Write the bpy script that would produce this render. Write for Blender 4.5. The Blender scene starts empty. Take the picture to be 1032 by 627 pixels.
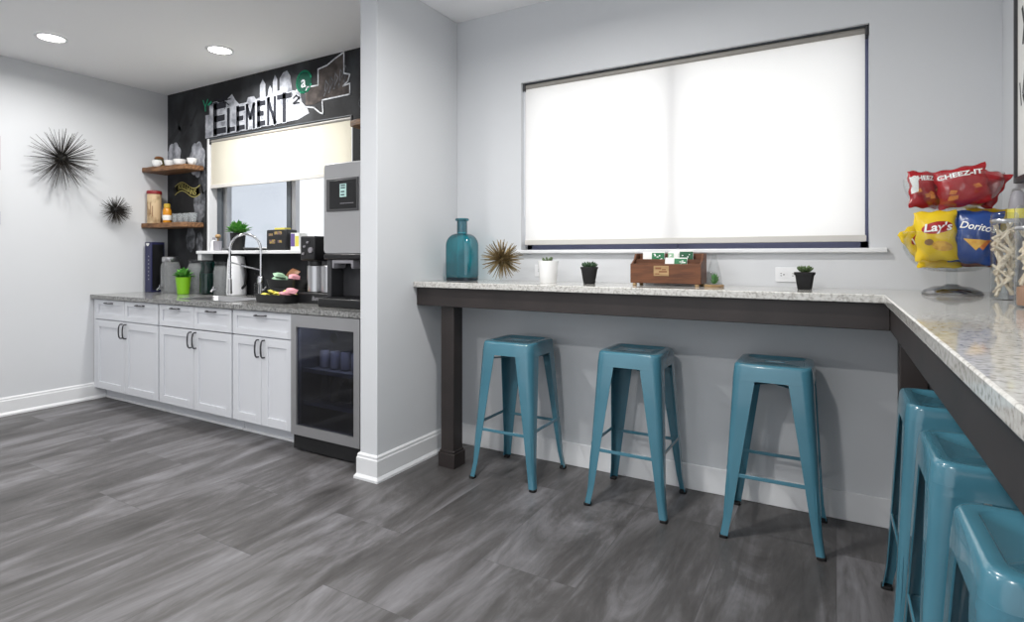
import bpy, bmesh, math, random
from math import sin, cos, pi, radians, sqrt
from mathutils import Vector, Matrix
random.seed(7)
SC = bpy.context.scene
COL = SC.collection

# ------------------------------------------------------------------ camera
CAM_H = 1.24
F_PX, IMG_W, HORIZON, CENTRE = 570.7, 1032.0, 258.0, 313.5
cam_data = bpy.data.cameras.new('camera')
cam_data.sensor_width = 36.0
cam_data.sensor_fit = 'HORIZONTAL'
cam_data.lens = F_PX / IMG_W * 36.0
cam_data.shift_y = -(CENTRE - HORIZON) / IMG_W
cam_data.clip_start = 0.02
cam = bpy.data.objects.new('camera', cam_data)
COL.objects.link(cam)
cam.location = (0, 0, CAM_H)
cam.rotation_euler = (radians(90), 0, radians(29.81))
SC.camera = cam

# ------------------------------------------------------------------ world, light, exposure
SC.view_settings.view_transform = 'Standard'
SC.view_settings.look = 'None'
SC.view_settings.gamma = 1.0
SC.view_settings.use_curve_mapping = False
SC.view_settings.exposure = 0.26
world = bpy.data.worlds.new('daylight')
SC.world = world
world.use_nodes = True
bg = world.node_tree.nodes['Background']
bg.inputs[0].default_value = (0.93, 0.96, 1.0, 1)
bg.inputs[1].default_value = 1.12
SC.cycles.use_denoising = True
SC.cycles.max_bounces = 10
SC.cycles.transparent_max_bounces = 24
SC.cycles.sample_clamp_indirect = 6.0
SC.cycles.caustics_reflective = False
SC.cycles.caustics_refractive = False

def area_light(name, loc, rot, sx, sy, power, color=(1, 1, 1)):
    d = bpy.data.lights.new(name, 'AREA')
    d.shape = 'RECTANGLE'; d.size = sx; d.size_y = sy; d.energy = power; d.color = color
    o = bpy.data.objects.new(name, d); COL.objects.link(o)
    o.location = loc; o.rotation_euler = rot
    return o
# daylight falling on the outside of the two windows
area_light('daylight_bar_window', (-0.79, 3.75, 1.75), (radians(-90), 0, 0), 1.85, 1.0, 7, (0.99, 0.99, 1.0))
LAMP_POWER = 12.0

# ------------------------------------------------------------------ materials
def lin(c):
    c = c / 255.0
    return c / 12.92 if c <= 0.04045 else ((c + 0.055) / 1.055) ** 2.4
def rgb(r, g, b): return (lin(r), lin(g), lin(b), 1)

def mat(name, col, rough=0.5, metal=0.0, coat=0.0, noise=None, bump=None, spec=0.5, emit=None, trans=0.0, ior=1.45):
    """noise = (scale, colour2, lo, hi, stretch) ; bump = (scale, strength, stretch)"""
    m = bpy.data.materials.new(name); m.use_nodes = True
    nt = m.node_tree; b = nt.nodes['Principled BSDF']
    b.inputs['Base Color'].default_value = rgb(*col)
    b.inputs['Roughness'].default_value = rough
    b.inputs['Metallic'].default_value = metal
    b.inputs['Coat Weight'].default_value = coat
    b.inputs['Coat Roughness'].default_value = 0.08
    b.inputs['Specular IOR Level'].default_value = spec
    b.inputs['Transmission Weight'].default_value = trans
    b.inputs['IOR'].default_value = ior
    tc = nt.nodes.new('ShaderNodeTexCoord')
    def tex(scale, stretch, detail=5):
        mp = nt.nodes.new('ShaderNodeMapping'); mp.inputs['Scale'].default_value = stretch
        nt.links.new(tc.outputs['Object'], mp.inputs[0])
        n = nt.nodes.new('ShaderNodeTexNoise'); n.inputs['Scale'].default_value = scale; n.inputs['Detail'].default_value = detail
        nt.links.new(mp.outputs[0], n.inputs['Vector'])
        return n
    if noise:
        sc, c2, lo, hi, st = noise
        n = tex(sc, st)
        r = nt.nodes.new('ShaderNodeValToRGB')
        r.color_ramp.elements[0].position = lo; r.color_ramp.elements[0].color = rgb(*col)
        r.color_ramp.elements[1].position = hi; r.color_ramp.elements[1].color = rgb(*c2)
        nt.links.new(n.outputs[0], r.inputs[0]); nt.links.new(r.outputs[0], b.inputs['Base Color'])
    if bump:
        sc, s, st = bump
        n = tex(sc, st, 3)
        bp = nt.nodes.new('ShaderNodeBump'); bp.inputs['Strength'].default_value = s; bp.inputs['Distance'].default_value = 0.01
        nt.links.new(n.outputs[0], bp.inputs['Height']); nt.links.new(bp.outputs[0], b.inputs['Normal'])
    if emit:
        b.inputs['Emission Color'].default_value = rgb(*emit[0]); b.inputs['Emission Strength'].default_value = emit[1]
    return m

def clear(name, tint, refl=1.0, rough=0.02, ior=1.45, milk=0.0, edge=None):
    """thin glass or plastic sheet: tinted transparency plus a fresnel reflection"""
    m = bpy.data.materials.new(name); m.use_nodes = True
    nt = m.node_tree; nt.nodes.clear()
    out = nt.nodes.new('ShaderNodeOutputMaterial')
    t = nt.nodes.new('ShaderNodeBsdfTransparent'); t.inputs[0].default_value = (*tint, 1)
    g = nt.nodes.new('ShaderNodeBsdfGlossy'); g.inputs['Roughness'].default_value = rough
    g.inputs['Color'].default_value = (refl, refl, refl, 1)
    lw = nt.nodes.new('ShaderNodeLayerWeight')
    pw = nt.nodes.new('ShaderNodeMath'); pw.operation = 'POWER'; pw.inputs[1].default_value = 4.5
    f = nt.nodes.new('ShaderNodeMath'); f.operation = 'MULTIPLY_ADD'; r0 = ((ior-1)/(ior+1))**2
    f.inputs[1].default_value = 1-r0; f.inputs[2].default_value = r0
    nt.links.new(lw.outputs['Facing'], pw.inputs[0]); nt.links.new(pw.outputs[0], f.inputs[0])
    mx = nt.nodes.new('ShaderNodeMixShader')
    nt.links.new(f.outputs[0], mx.inputs[0]); nt.links.new(t.outputs[0], mx.inputs[1]); nt.links.new(g.outputs[0], mx.inputs[2])
    last = mx
    if edge:                                  # glass looks deeper where seen along its wall
        cr = nt.nodes.new('ShaderNodeValToRGB'); e = cr.color_ramp.elements
        e[0].position = 0.25; e[0].color = (*tint, 1); e[1].position = 0.8; e[1].color = (*edge, 1)
        nt.links.new(lw.outputs['Facing'], cr.inputs[0]); nt.links.new(cr.outputs[0], t.inputs[0])
    if milk:
        d = nt.nodes.new('ShaderNodeBsdfDiffuse'); d.inputs[0].default_value = (.8, .82, .83, 1)
        last = nt.nodes.new('ShaderNodeMixShader'); last.inputs[0].default_value = milk
        nt.links.new(mx.outputs[0], last.inputs[1]); nt.links.new(d.outputs[0], last.inputs[2])
    nt.links.new(last.outputs[0], out.inputs[0])
    return m

def blind_mat(name, col, transl=0.5):
    m = bpy.data.materials.new(name); m.use_nodes = True
    nt = m.node_tree; nt.nodes.clear()
    out = nt.nodes.new('ShaderNodeOutputMaterial')
    d = nt.nodes.new('ShaderNodeBsdfDiffuse'); d.inputs[0].default_value = rgb(*col)
    t = nt.nodes.new('ShaderNodeBsdfTranslucent'); t.inputs[0].default_value = rgb(*col)
    mx = nt.nodes.new('ShaderNodeMixShader'); mx.inputs[0].default_value = transl
    nt.links.new(d.outputs[0], mx.inputs[1]); nt.links.new(t.outputs[0], mx.inputs[2]); nt.links.new(mx.outputs[0], out.inputs[0])
    return m

def granite(name, base, dark, light, scale, rough):
    m = bpy.data.materials.new(name); m.use_nodes = True
    nt = m.node_tree; b = nt.nodes['Principled BSDF']
    tc = nt.nodes.new('ShaderNodeTexCoord')
    n1 = nt.nodes.new('ShaderNodeTexNoise'); n1.inputs['Scale'].default_value = scale; n1.inputs['Detail'].default_value = 6
    n2 = nt.nodes.new('ShaderNodeTexVoronoi'); n2.inputs['Scale'].default_value = scale * 2.2
    for n in (n1, n2): nt.links.new(tc.outputs['Object'], n.inputs['Vector'])
    r = nt.nodes.new('ShaderNodeValToRGB')
    e = r.color_ramp.elements
    e[0].position = 0.36; e[0].color = rgb(*dark); e[1].position = 0.62; e[1].color = rgb(*light)
    k = e.new(0.47); k.color = rgb(*base)
    nt.links.new(n1.outputs[0], r.inputs[0])
    r2 = nt.nodes.new('ShaderNodeValToRGB')
    r2.color_ramp.elements[0].position = 0.05; r2.color_ramp.elements[0].color = rgb(*dark)
    r2.color_ramp.elements[1].position = 0.25; r2.color_ramp.elements[1].color = (1, 1, 1, 1)
    nt.links.new(n2.outputs['Distance'], r2.inputs[0])
    mx = nt.nodes.new('ShaderNodeMix'); mx.data_type = 'RGBA'; mx.blend_type = 'MULTIPLY'; mx.inputs[0].default_value = 0.3
    nt.links.new(r.outputs[0], mx.inputs[6]); nt.links.new(r2.outputs[0], mx.inputs[7])
    nt.links.new(mx.outputs[2], b.inputs['Base Color'])
    b.inputs['Roughness'].default_value = rough
    return m

def floor_mat():
    m = bpy.data.materials.new('vinyl_plank'); m.use_nodes = True
    nt = m.node_tree; b = nt.nodes['Principled BSDF']; L = nt.links
    tc = nt.nodes.new('ShaderNodeTexCoord')
    mp = nt.nodes.new('ShaderNodeMapping'); mp.inputs['Rotation'].default_value = (0, 0, radians(90))
    mp.inputs['Location'].default_value = (0.28, 0.42, 0)
    L.new(tc.outputs['Object'], mp.inputs[0])
    br = nt.nodes.new('ShaderNodeTexBrick')
    br.offset = 0.37; br.inputs['Scale'].default_value = 1.0
    br.inputs['Mortar Size'].default_value = 0.0012; br.inputs['Mortar Smooth'].default_value = 0.1
    br.inputs['Brick Width'].default_value = 1.22; br.inputs['Row Height'].default_value = 0.42
    br.inputs['Bias'].default_value = 0.0
    br.inputs['Color1'].default_value = (0, 0, 0, 1); br.inputs['Color2'].default_value = (1, 1, 1, 1); br.inputs['Mortar'].default_value = (0.5, 0.5, 0.5, 1)
    L.new(mp.outputs[0], br.inputs['Vector'])
    # each plank shifts the grain
    sep = nt.nodes.new('ShaderNodeMath'); sep.operation = 'MULTIPLY'; sep.inputs[1].default_value = 7.0
    L.new(br.outputs['Color'], sep.inputs[0])
    cmb = nt.nodes.new('ShaderNodeCombineXYZ'); L.new(sep.outputs[0], cmb.inputs[2]); L.new(sep.outputs[0], cmb.inputs[0])
    add = nt.nodes.new('ShaderNodeVectorMath'); add.operation = 'ADD'
    L.new(tc.outputs['Object'], add.inputs[0]); L.new(cmb.outputs[0], add.inputs[1])
    def grain(scale, st, detail, rough=0.6, dist=0.6):
        q = nt.nodes.new('ShaderNodeMapping'); q.inputs['Scale'].default_value = st
        L.new(add.outputs[0], q.inputs[0])
        n = nt.nodes.new('ShaderNodeTexNoise'); n.inputs['Scale'].default_value = scale; n.inputs['Detail'].default_value = detail
        n.inputs['Roughness'].default_value = rough; n.inputs['Distortion'].default_value = dist
        L.new(q.outputs[0], n.inputs['Vector']); return n
    g1 = grain(1.0, (3.6, 0.95, 1), 8, 0.64, 1.3)
    g2 = grain(1.0, (20, 2.2, 1), 5, 0.62, 0.8)
    mx = nt.nodes.new('ShaderNodeMix'); mx.data_type = 'FLOAT'; mx.inputs[0].default_value = 0.24
    L.new(g1.outputs[0], mx.inputs[2]); L.new(g2.outputs[0], mx.inputs[3])
    pl = nt.nodes.new('ShaderNodeMath'); pl.operation = 'MULTIPLY_ADD'; pl.inputs[1].default_value = 0.04
    L.new(br.outputs['Color'], pl.inputs[0]); L.new(mx.outputs[0], pl.inputs[2])
    r = nt.nodes.new('ShaderNodeValToRGB'); e = r.color_ramp.elements
    e[0].position = 0.36; e[0].color = rgb(54, 52, 51); e[1].position = 0.68; e[1].color = rgb(122, 121, 124)
    k = e.new(0.5); k.color = rgb(80, 78, 78)
    L.new(pl.outputs[0], r.inputs[0])
    dk = nt.nodes.new('ShaderNodeMix'); dk.data_type = 'RGBA'; dk.blend_type = 'MIX'
    fac = nt.nodes.new('ShaderNodeMath'); fac.operation = 'MULTIPLY'; fac.inputs[1].default_value = 0.55
    L.new(br.outputs['Fac'], fac.inputs[0]); L.new(fac.outputs[0], dk.inputs[0])
    L.new(r.outputs[0], dk.inputs[6]); dk.inputs[7].default_value = rgb(52, 50, 50)
    L.new(dk.outputs[2], b.inputs['Base Color'])
    b.inputs['Roughness'].default_value = 0.42
    b.inputs['Specular IOR Level'].default_value = 0.45
    bp = nt.nodes.new('ShaderNodeBump'); bp.inputs['Strength'].default_value = 0.08; bp.inputs['Distance'].default_value = 0.01
    L.new(g2.outputs[0], bp.inputs['Height']); L.new(bp.outputs[0], b.inputs['Normal'])
    return m

ONE = (1, 1, 1)
M = {}
M['wall'] = mat('wall_paint', (211, 213, 216), 0.75, bump=(160, 0.04, ONE))
M['ceil'] = mat('ceiling_paint', (250, 250, 251), 0.85, bump=(120, 0.05, ONE))
M['trim'] = mat('white_trim_paint', (228, 229, 231), 0.35)
M['floor'] = floor_mat()
M['cab'] = mat('white_cabinet_paint', (219, 221, 226), 0.35)
M['granite_light'] = granite('pale_granite', (194, 192, 187), (160, 157, 152), (206, 205, 201), 95, 0.06)
M['granite_grey'] = granite('grey_granite', (128, 128, 127), (86, 86, 86), (158, 158, 156), 60, 0.14)
M['espresso'] = mat('espresso_wood', (52, 46, 45), 0.42, noise=(6, (42, 38, 37), 0.35, 0.7, (1, 1, 1)))
M['teal'] = mat('teal_enamel', (70, 122, 140), 0.25, coat=0.6, noise=(3.5, (63, 114, 132), 0.4, 0.65, ONE))
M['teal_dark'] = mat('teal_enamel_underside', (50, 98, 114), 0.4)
M['rubber'] = mat('black_rubber', (22, 22, 23), 0.7)
M['basewall'] = mat('satin_wall_base', (226, 227, 229), 0.5)
M['black'] = mat('black_plastic', (26, 26, 28), 0.32)
M['blackmatte'] = mat('matt_black', (24, 24, 26), 0.7)
M['charcoal'] = mat('charcoal_plastic', (58, 58, 61), 0.4)
M['darkgrey'] = mat('dark_grey_plastic', (84, 84, 86), 0.45)
M['steel'] = mat('brushed_steel', (190, 190, 192), 0.28, 1.0, bump=(40, 0.03, (1, 1, 30)))
M['steel_soft'] = mat('satin_steel', (178, 178, 180), 0.42, 0.75)
M['chrome'] = mat('chrome', (225, 225, 228), 0.08, 1.0)
M['nickel'] = mat('dark_nickel', (92, 92, 95), 0.3, 0.9)
M['alum'] = mat('dark_window_metal', (80, 86, 92), 0.45, 0.0)
M['navyframe'] = mat('navy_window_frame', (104, 108, 138), 0.45)
M['greytube'] = mat('grey_blind_tube', (148, 144, 138), 0.45)
M['blind_bar'] = blind_mat('white_blind_fabric', (252, 251, 249), 0.6)
M['blind_kit'] = blind_mat('cream_blind_fabric', (252, 248, 236), 0.6)
M['hem'] = mat('blind_hem_fabric', (206, 203, 198), 0.7)
M['glass'] = clear('window_glass', (0.98, 0.985, 0.99), .5)
M['screen'] = clear('insect_screen', (0.80, 0.815, 0.84), 0.1, 0.6, 1.1)
M['doorglass'] = clear('tinted_door_glass', (0.40, 0.42, 0.50), 0.55, 0.06, 1.9)
M['clear'] = clear('clear_plastic', (0.94, 0.95, 0.95), 0.9, 0.03, 1.4)
M['dispglass'] = clear('frosty_glass', (0.80, 0.82, 0.83), 0.9, 0.05, 1.5, 0.16)
M['jarglass'] = clear('jar_glass', (0.92, 0.93, 0.93), 0.9, 0.03, 1.45)
M['greenglass'] = clear('dark_green_glass', (0.14, 0.40, 0.36), 0.9, 0.05, 1.6)
M['tealglass'] = clear('teal_glass', (0.09, 0.60, 0.66), 1.0, 0.05, 1.85, 0.0, (0.008, 0.20, 0.25))
M['tealglass_base'] = clear('teal_glass_thick', (0.02, 0.22, 0.30), 1.0, 0.05, 1.55)
M['chalkboard'] = mat('chalkboard_paint', (21, 22, 25), 0.8, noise=(2.6, (70, 72, 76), 0.46, 0.78, (1, 1, 0.8)))
M['chalk'] = mat('white_chalk', (225, 228, 232), 0.9, noise=(40, (170, 172, 178), 0.4, 0.7, ONE))
M['chalkedge'] = mat('letter_edge_chalk', (168, 171, 180), 0.9, noise=(30, (206, 208, 214), 0.4, 0.7, ONE))
M['chalkgrey'] = mat('smudged_grey_chalk', (112, 115, 122), 0.9, noise=(13, (196, 198, 206), 0.35, 0.7, ONE))
M['chalkdim'] = mat('faint_grey_chalk', (60, 62, 66), 0.9, noise=(16, (128, 130, 136), 0.4, 0.72, ONE))
M['chalkink'] = mat('dark_letter_chalk', (27, 29, 38), 0.85)
M['chalkgreen'] = mat('green_chalk', (36, 150, 112), 0.9)
M['chalkbrown'] = mat('brown_grey_chalk', (58, 52, 50), 0.9, noise=(18, (88, 80, 76), 0.4, 0.7, ONE))
M['chalkyellow'] = mat('yellow_chalk', (168, 160, 96), 0.9)
M['wood'] = mat('live_edge_wood', (142, 104, 72), 0.55, noise=(3, (88, 60, 40), 0.38, 0.65, (1.5, 18, 18)), bump=(6, 0.3, (2, 20, 20)))
M['teawood'] = mat('stained_box_wood', (108, 66, 40), 0.5, noise=(4, (82, 48, 28), 0.4, 0.65, (2, 14, 14)))
M['palewood'] = mat('pale_wood', (176, 146, 104), 0.55, noise=(4, (146, 116, 80), 0.4, 0.65, (2, 16, 16)))
M['ceramic'] = mat('white_ceramic', (240, 240, 240), 0.22)
M['whiteplastic'] = mat('white_plastic', (236, 237, 240), 0.35)
M['bronze'] = mat('aged_gold_metal', (134, 116, 82), 0.36, 0.75)
M['gunmetal'] = mat('dark_urchin_metal', (62, 58, 54), 0.45, 0.6)
M['core'] = mat('black_urchin_core', (20, 19, 18), 0.6)
M['leaf'] = mat('green_leaf', (62, 130, 48), 0.5, noise=(30, (104, 168, 70), 0.4, 0.65, ONE))
M['leafdark'] = mat('dark_succulent_leaf', (58, 82, 62), 0.55, noise=(40, (88, 112, 84), 0.4, 0.65, ONE))
M['leafolive'] = mat('olive_succulent_leaf', (98, 118, 76), 0.55, noise=(40, (70, 92, 58), 0.4, 0.65, ONE))
M['lime'] = mat('lime_green_glaze', (122, 180, 34), 0.35)
M['soil'] = mat('potting_soil', (52, 42, 36), 0.9)
M['navy'] = mat('navy_card', (38, 40, 78), 0.45)
M['paper'] = mat('white_paper', (236, 236, 232), 0.7)
M['tan'] = mat('tan_canister', (206, 182, 146), 0.6, noise=(22, (150, 122, 88), 0.5, 0.72, (1, 1, 0.5)))
M['redlid'] = mat('dark_red_lid', (134, 32, 40), 0.45)
M['amber'] = mat('amber_honey', (206, 138, 34), 0.25)
M['amberdark'] = mat('amber_cap', (196, 164, 58), 0.4)
M['brownjar'] = mat('brown_glaze', (104, 92, 52), 0.4, noise=(26, (66, 74, 42), 0.4, 0.65, ONE))
M['brown'] = mat('brown_wrapper', (128, 84, 52), 0.5)
M['pink'] = mat('pink_wrapper', (214, 150, 160), 0.5)
M['yellow'] = mat('yellow_wrapper', (226, 214, 96), 0.45)
M['mint'] = mat('mint_wrapper', (150, 186, 156), 0.5)
M['purple'] = mat('purple_card', (110, 90, 150), 0.5)
M['teagreen'] = mat('green_packet', (40, 116, 74), 0.5)
M['teagreen2'] = mat('deep_green_packet', (30, 88, 58), 0.5)
M['cyan'] = mat('cyan_screen', (178, 206, 202), 0.4, emit=((180, 214, 208), 0.25))
M['screenink'] = mat('screen_ink', (40, 70, 78), 0.5)
M['bagred'] = mat('red_foil_bag', (172, 26, 34), 0.26, noise=(9, (140, 20, 28), 0.4, 0.7, ONE), bump=(14, 0.55, ONE))
M['bagyellow'] = mat('yellow_foil_bag', (236, 202, 36), 0.26, noise=(9, (222, 184, 30), 0.4, 0.7, ONE), bump=(14, 0.5, ONE))
M['bagblue'] = mat('blue_foil_bag', (36, 72, 142), 0.26, noise=(9, (28, 56, 116), 0.4, 0.7, ONE), bump=(14, 0.55, ONE))
M['bagbrown'] = mat('rust_foil_bag', (134, 58, 30), 0.3, noise=(9, (104, 40, 26), 0.4, 0.7, ONE), bump=(14, 0.5, ONE))
M['logored'] = mat('logo_red', (168, 30, 34), 0.35)
M['logowhite'] = mat('logo_white', (242, 242, 240), 0.35)
M['cracker'] = mat('orange_cracker', (214, 128, 44), 0.5, noise=(60, (184, 92, 30), 0.4, 0.65, ONE))
M['chip'] = mat('golden_chip', (226, 176, 74), 0.5, noise=(60, (204, 146, 52), 0.4, 0.65, ONE))
M['potato'] = mat('potato_brown', (140, 104, 66), 0.6)
M['stick'] = mat('pale_stick', (240, 228, 208), 0.7, noise=(50, (220, 200, 172), 0.4, 0.7, ONE))
M['cocoa'] = mat('tan_powder', (184, 142, 116), 0.8)
M['greyplastic'] = mat('grey_plastic', (150, 148, 154), 0.35)
M['postergrey'] = mat('poster_ink', (70, 70, 68), 0.8)
M['posterink2'] = mat('poster_ink_tan', (150, 138, 118), 0.8)
M['lampface'] = mat('lamp_lens', (255, 255, 255), 0.5, emit=((255, 252, 246), 14.0))
M['outside'] = mat('grey_render_wall', (196, 198, 206), 0.9)

# ------------------------------------------------------------------ mesh helpers
class MB:
    def __init__(self): self.v = []; self.f = []; self.mi = []; self.cur = 0
    def add(self, vs, fs):
        o = len(self.v); self.v += [tuple(p) for p in vs]
        for f in fs: self.f.append(tuple(i + o for i in f)); self.mi.append(self.cur)
        return self
    def box(self, x0, x1, y0, y1, z0, z1):
        vs = [(x, y, z) for z in (z0, z1) for y in (y0, y1) for x in (x0, x1)]
        return self.add(vs, [(0, 2, 3, 1), (4, 5, 7, 6), (0, 1, 5, 4), (2, 6, 7, 3), (0, 4, 6, 2), (1, 3, 7, 5)])
    def loops(self, loops, closed=True, cap0=False, cap1=False):
        n = len(loops[0]); o = len(self.v)
        for l in loops: self.v += [tuple(p) for p in l]
        m = n if closed else n - 1
        for k in range(len(loops) - 1):
            for i in range(m):
                j = (i + 1) % n
                self.f.append((o + k*n + i, o + k*n + j, o + (k+1)*n + j, o + (k+1)*n + i)); self.mi.append(self.cur)
        if cap0: self.f.append(tuple(o + i for i in reversed(range(n)))); self.mi.append(self.cur)
        if cap1: self.f.append(tuple(o + (len(loops)-1)*n + i for i in range(n))); self.mi.append(self.cur)
        return self
    def lathe(self, prof, c=(0, 0, 0), n=28, cap0=True, cap1=True):
        ls = [[(c[0] + r*cos(2*pi*i/n), c[1] + r*sin(2*pi*i/n), c[2] + z) for i in range(n)] for r, z in prof]
        return self.loops(ls, True, cap0, cap1)
    def tube(self, pts, r, n=8, cap=True):
        pts = [Vector(p) for p in pts]; ls = []
        rr = r if isinstance(r, (list, tuple)) else [r]*len(pts)
        up = None
        for i, p in enumerate(pts):
            d = (pts[min(i+1, len(pts)-1)] - pts[max(i-1, 0)]).normalized()
            if up is None: up = Vector((0, 0, 1)) if abs(d.z) < 0.9 else Vector((1, 0, 0))
            a = d.cross(up).normalized(); b = a.cross(d).normalized(); up = b
            ls.append([tuple(p + a*(rr[i]*cos(2*pi*k/n)) + b*(rr[i]*sin(2*pi*k/n))) for k in range(n)])
        return self.loops(ls, True, cap, cap)
    def prism(self, poly, y0, y1):           # poly in x,z ; extruded along y
        n = len(poly)
        vs = [(x, y0, z) for x, z in poly] + [(x, y1, z) for x, z in poly]
        fs = [tuple(range(n)), tuple(reversed(range(n, 2*n)))] + [(i, i+n, (i+1) % n + n, (i+1) % n) for i in range(n)]
        return self.add(vs, fs)
    def prismz(self, poly, z0, z1):          # poly in x,y ; extruded along z
        n = len(poly)
        vs = [(x, y, z0) for x, y in poly] + [(x, y, z1) for x, y in poly]
        fs = [tuple(reversed(range(n))), tuple(range(n, 2*n))] + [(i, (i+1) % n, (i+1) % n + n, i+n) for i in range(n)]
        return self.add(vs, fs)
    def ball(self, c, r, n=12, m=8, sz=1.0):
        prof = [(max(1e-4, r*sin(pi*k/m)), -r*sz*cos(pi*k/m)) for k in range(m+1)]
        return self.lathe(prof, c, n)
    def xf(self, mtx, start=0):
        for i in range(start, len(self.v)): self.v[i] = tuple(mtx @ Vector(self.v[i]))
        return self
    def build(self, name, material, parent=None, bevel=0.0, smooth=True, angle=38, segs=2, loc=None):
        me = bpy.data.meshes.new(name); me.from_pydata(self.v, [], self.f)
        mats = material if isinstance(material, (list, tuple)) else [material]
        for m in mats: me.materials.append(m)
        if len(mats) > 1:
            for p, k in zip(me.polygons, self.mi): p.material_index = k
        bm = bmesh.new(); bm.from_mesh(me); bmesh.ops.recalc_face_normals(bm, faces=bm.faces[:]); bm.to_mesh(me); bm.free()
        if smooth:
            me.polygons.foreach_set('use_smooth', [True]*len(me.polygons)); me.set_sharp_from_angle(angle=radians(angle))
        me.update()
        o = bpy.data.objects.new(name, me); COL.objects.link(o)
        if loc: o.location = loc
        if parent: o.parent = parent
        if bevel:
            b = o.modifiers.new('bevel', 'BEVEL'); b.width = bevel; b.segments = segs; b.limit_method = 'ANGLE'; b.angle_limit = radians(40)
        return o

def tag(o, label=None, cat=None, group=None, kind=None):
    if label: o['label'] = label
    if cat: o['category'] = cat
    if group: o['group'] = group
    if kind: o['kind'] = kind
    return o
def thing(name, loc, label, cat, group=None, rz=0):
    o = bpy.data.objects.new(name, None); COL.objects.link(o); o.empty_display_size = 0.05
    o.location = loc; o.rotation_euler = (0, 0, rz)
    return tag(o, label, cat, group)
def struct(o): o['kind'] = 'structure'; return o
def kids(o): return [c for c in bpy.data.objects if c.parent == o]
def copy_tree(o, parent=None):
    c = o.copy(); COL.objects.link(c)
    if parent: c.parent = parent
    for ch in kids(o): copy_tree(ch, c)
    return c
def rrect(hx, hy, r, k=5, cx=0, cy=0):
    pts = []
    for sx, sy, a0 in ((1, 1, 0), (-1, 1, 90), (-1, -1, 180), (1, -1, 270)):
        for i in range(k+1):
            a = radians(a0 + 90*i/k)
            pts.append((cx + sx*(hx-r) + r*cos(a), cy + sy*(hy-r) + r*sin(a)))
    return pts
def arc(cx, cz, r, a0, a1, n=12): return [(cx + r*cos(radians(a0+(a1-a0)*i/n)), cz + r*sin(radians(a0+(a1-a0)*i/n))) for i in range(n+1)]
def text_geo(s, size, bold=0.0, shear=0.0, sx=1.0):
    cu = bpy.data.curves.new('t', 'FONT'); cu.body = s; cu.size = size; cu.align_x = 'CENTER'; cu.align_y = 'CENTER'
    cu.offset = bold; cu.shear = shear; cu.resolution_u = 3
    o = bpy.data.objects.new('t', cu); COL.objects.link(o)
    me = bpy.data.meshes.new_from_object(o.evaluated_get(bpy.context.evaluated_depsgraph_get()))
    vs = [(v.co.x*sx, v.co.y) for v in me.vertices]; fs = [tuple(p.vertices) for p in me.polygons]
    bpy.data.objects.remove(o); bpy.data.curves.remove(cu); bpy.data.meshes.remove(me)
    return vs, fs

# ------------------------------------------------------------------ room shell
XL, XR, YB, YF, ZC = -5.60, 0.605, 3.09, -1.6, 2.79
SX0, SX1, SYF = -2.315, -2.189, 2.33                   # partition between kitchen and bar
KW = (-4.93, -3.15, 1.285, 2.30)                       # kitchen window opening
BW = (-1.705, 0.132, 1.277, 2.318)                       # bar window opening
struct(MB().box(XL-.15, XR+.15, YF, YB+.15, -0.1, 0).build('floor', M['floor'], smooth=False))
struct(MB().box(XL-.15, XR+.15, YF, YB+.15, ZC, ZC+.1).build('ceiling', M['ceil'], smooth=False))
struct(MB().box(XL-.15, XL, YF, YB+.15, 0, ZC).build('wall_left', M['wall'], smooth=False))
struct(MB().box(XR, XR+.15, YF, YB+.15, 0, ZC).build('wall_right', M['wall'], smooth=False))
struct(MB().box(XL-.15, -3.5, YF, YF+.12, 0, ZC).build('wall_light_block', M['wall'], smooth=False))  # unseen partial wall, added to keep outside light off the cabinets
def holed(mb, x0, x1, w, y0, y1):
    mb.box(x0, w[0], y0, y1, 0, ZC); mb.box(w[1], x1, y0, y1, 0, ZC)
    mb.box(w[0], w[1], y0, y1, 0, w[2]); mb.box(w[0], w[1], y0, y1, w[3], ZC)
    return mb
struct(holed(MB(), SX0+.06, XR, BW, YB, YB+.15).build('wall_back', M['wall'], smooth=False))
wall_kitchen = struct(holed(MB(), XL, SX0+.06, KW, YB, YB+.15).build('wall_kitchen', M['chalkboard'], smooth=False))
struct(MB().box(SX0, SX1, SYF, YB, 0, ZC).build('wall_partition', M['wall'], bevel=.004, smooth=False))

def base_profile(mb, p0, p1, n):       # baseboard along p0-p1 with outward normal n
    prof = [(0, 0), (.026, 0), (.026, .012), (.018, .024), (.015, .028), (.015, .115), (.011, .122), (.011, .134), (.004, .142), (0, .142)]
    (x0, y0), (x1, y1) = p0, p1
    l0 = [(x0+n[0]*d, y0+n[1]*d, z) for d, z in prof]; l1 = [(x1+n[0]*d, y1+n[1]*d, z) for d, z in prof]
    return mb.loops([l0, l1], True, True, True)
struct(base_profile(MB(), (XL, YF), (XL, 2.55), (1, 0)).build('baseboard_left', M['trim'], smooth=False))
struct(MB().box(SX1, XR, YB-.010, YB, 0, .135).build('baseboard_back', M['basewall'], bevel=.004, smooth=False))
struct(base_profile(MB(), (XR, YF), (XR, YB-.03), (-1, 0)).build('baseboard_right', M['trim'], smooth=False))
def ring_base():
    prof = [(0, 0), (.026, 0), (.026, .012), (.018, .024), (.015, .028), (.015, .115), (.011, .122), (.011, .134), (.004, .142), (0, .142)]
    ls = []
    for d, z in prof: ls.append([(SX1+d, YB-.03, z), (SX1+d, SYF-d, z), (SX0-d, SYF-d, z), (SX0-d, SYF+.10, z)])
    return MB().loops(ls, False)
struct(ring_base().build('baseboard_partition', M['trim'], smooth=False))

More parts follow.
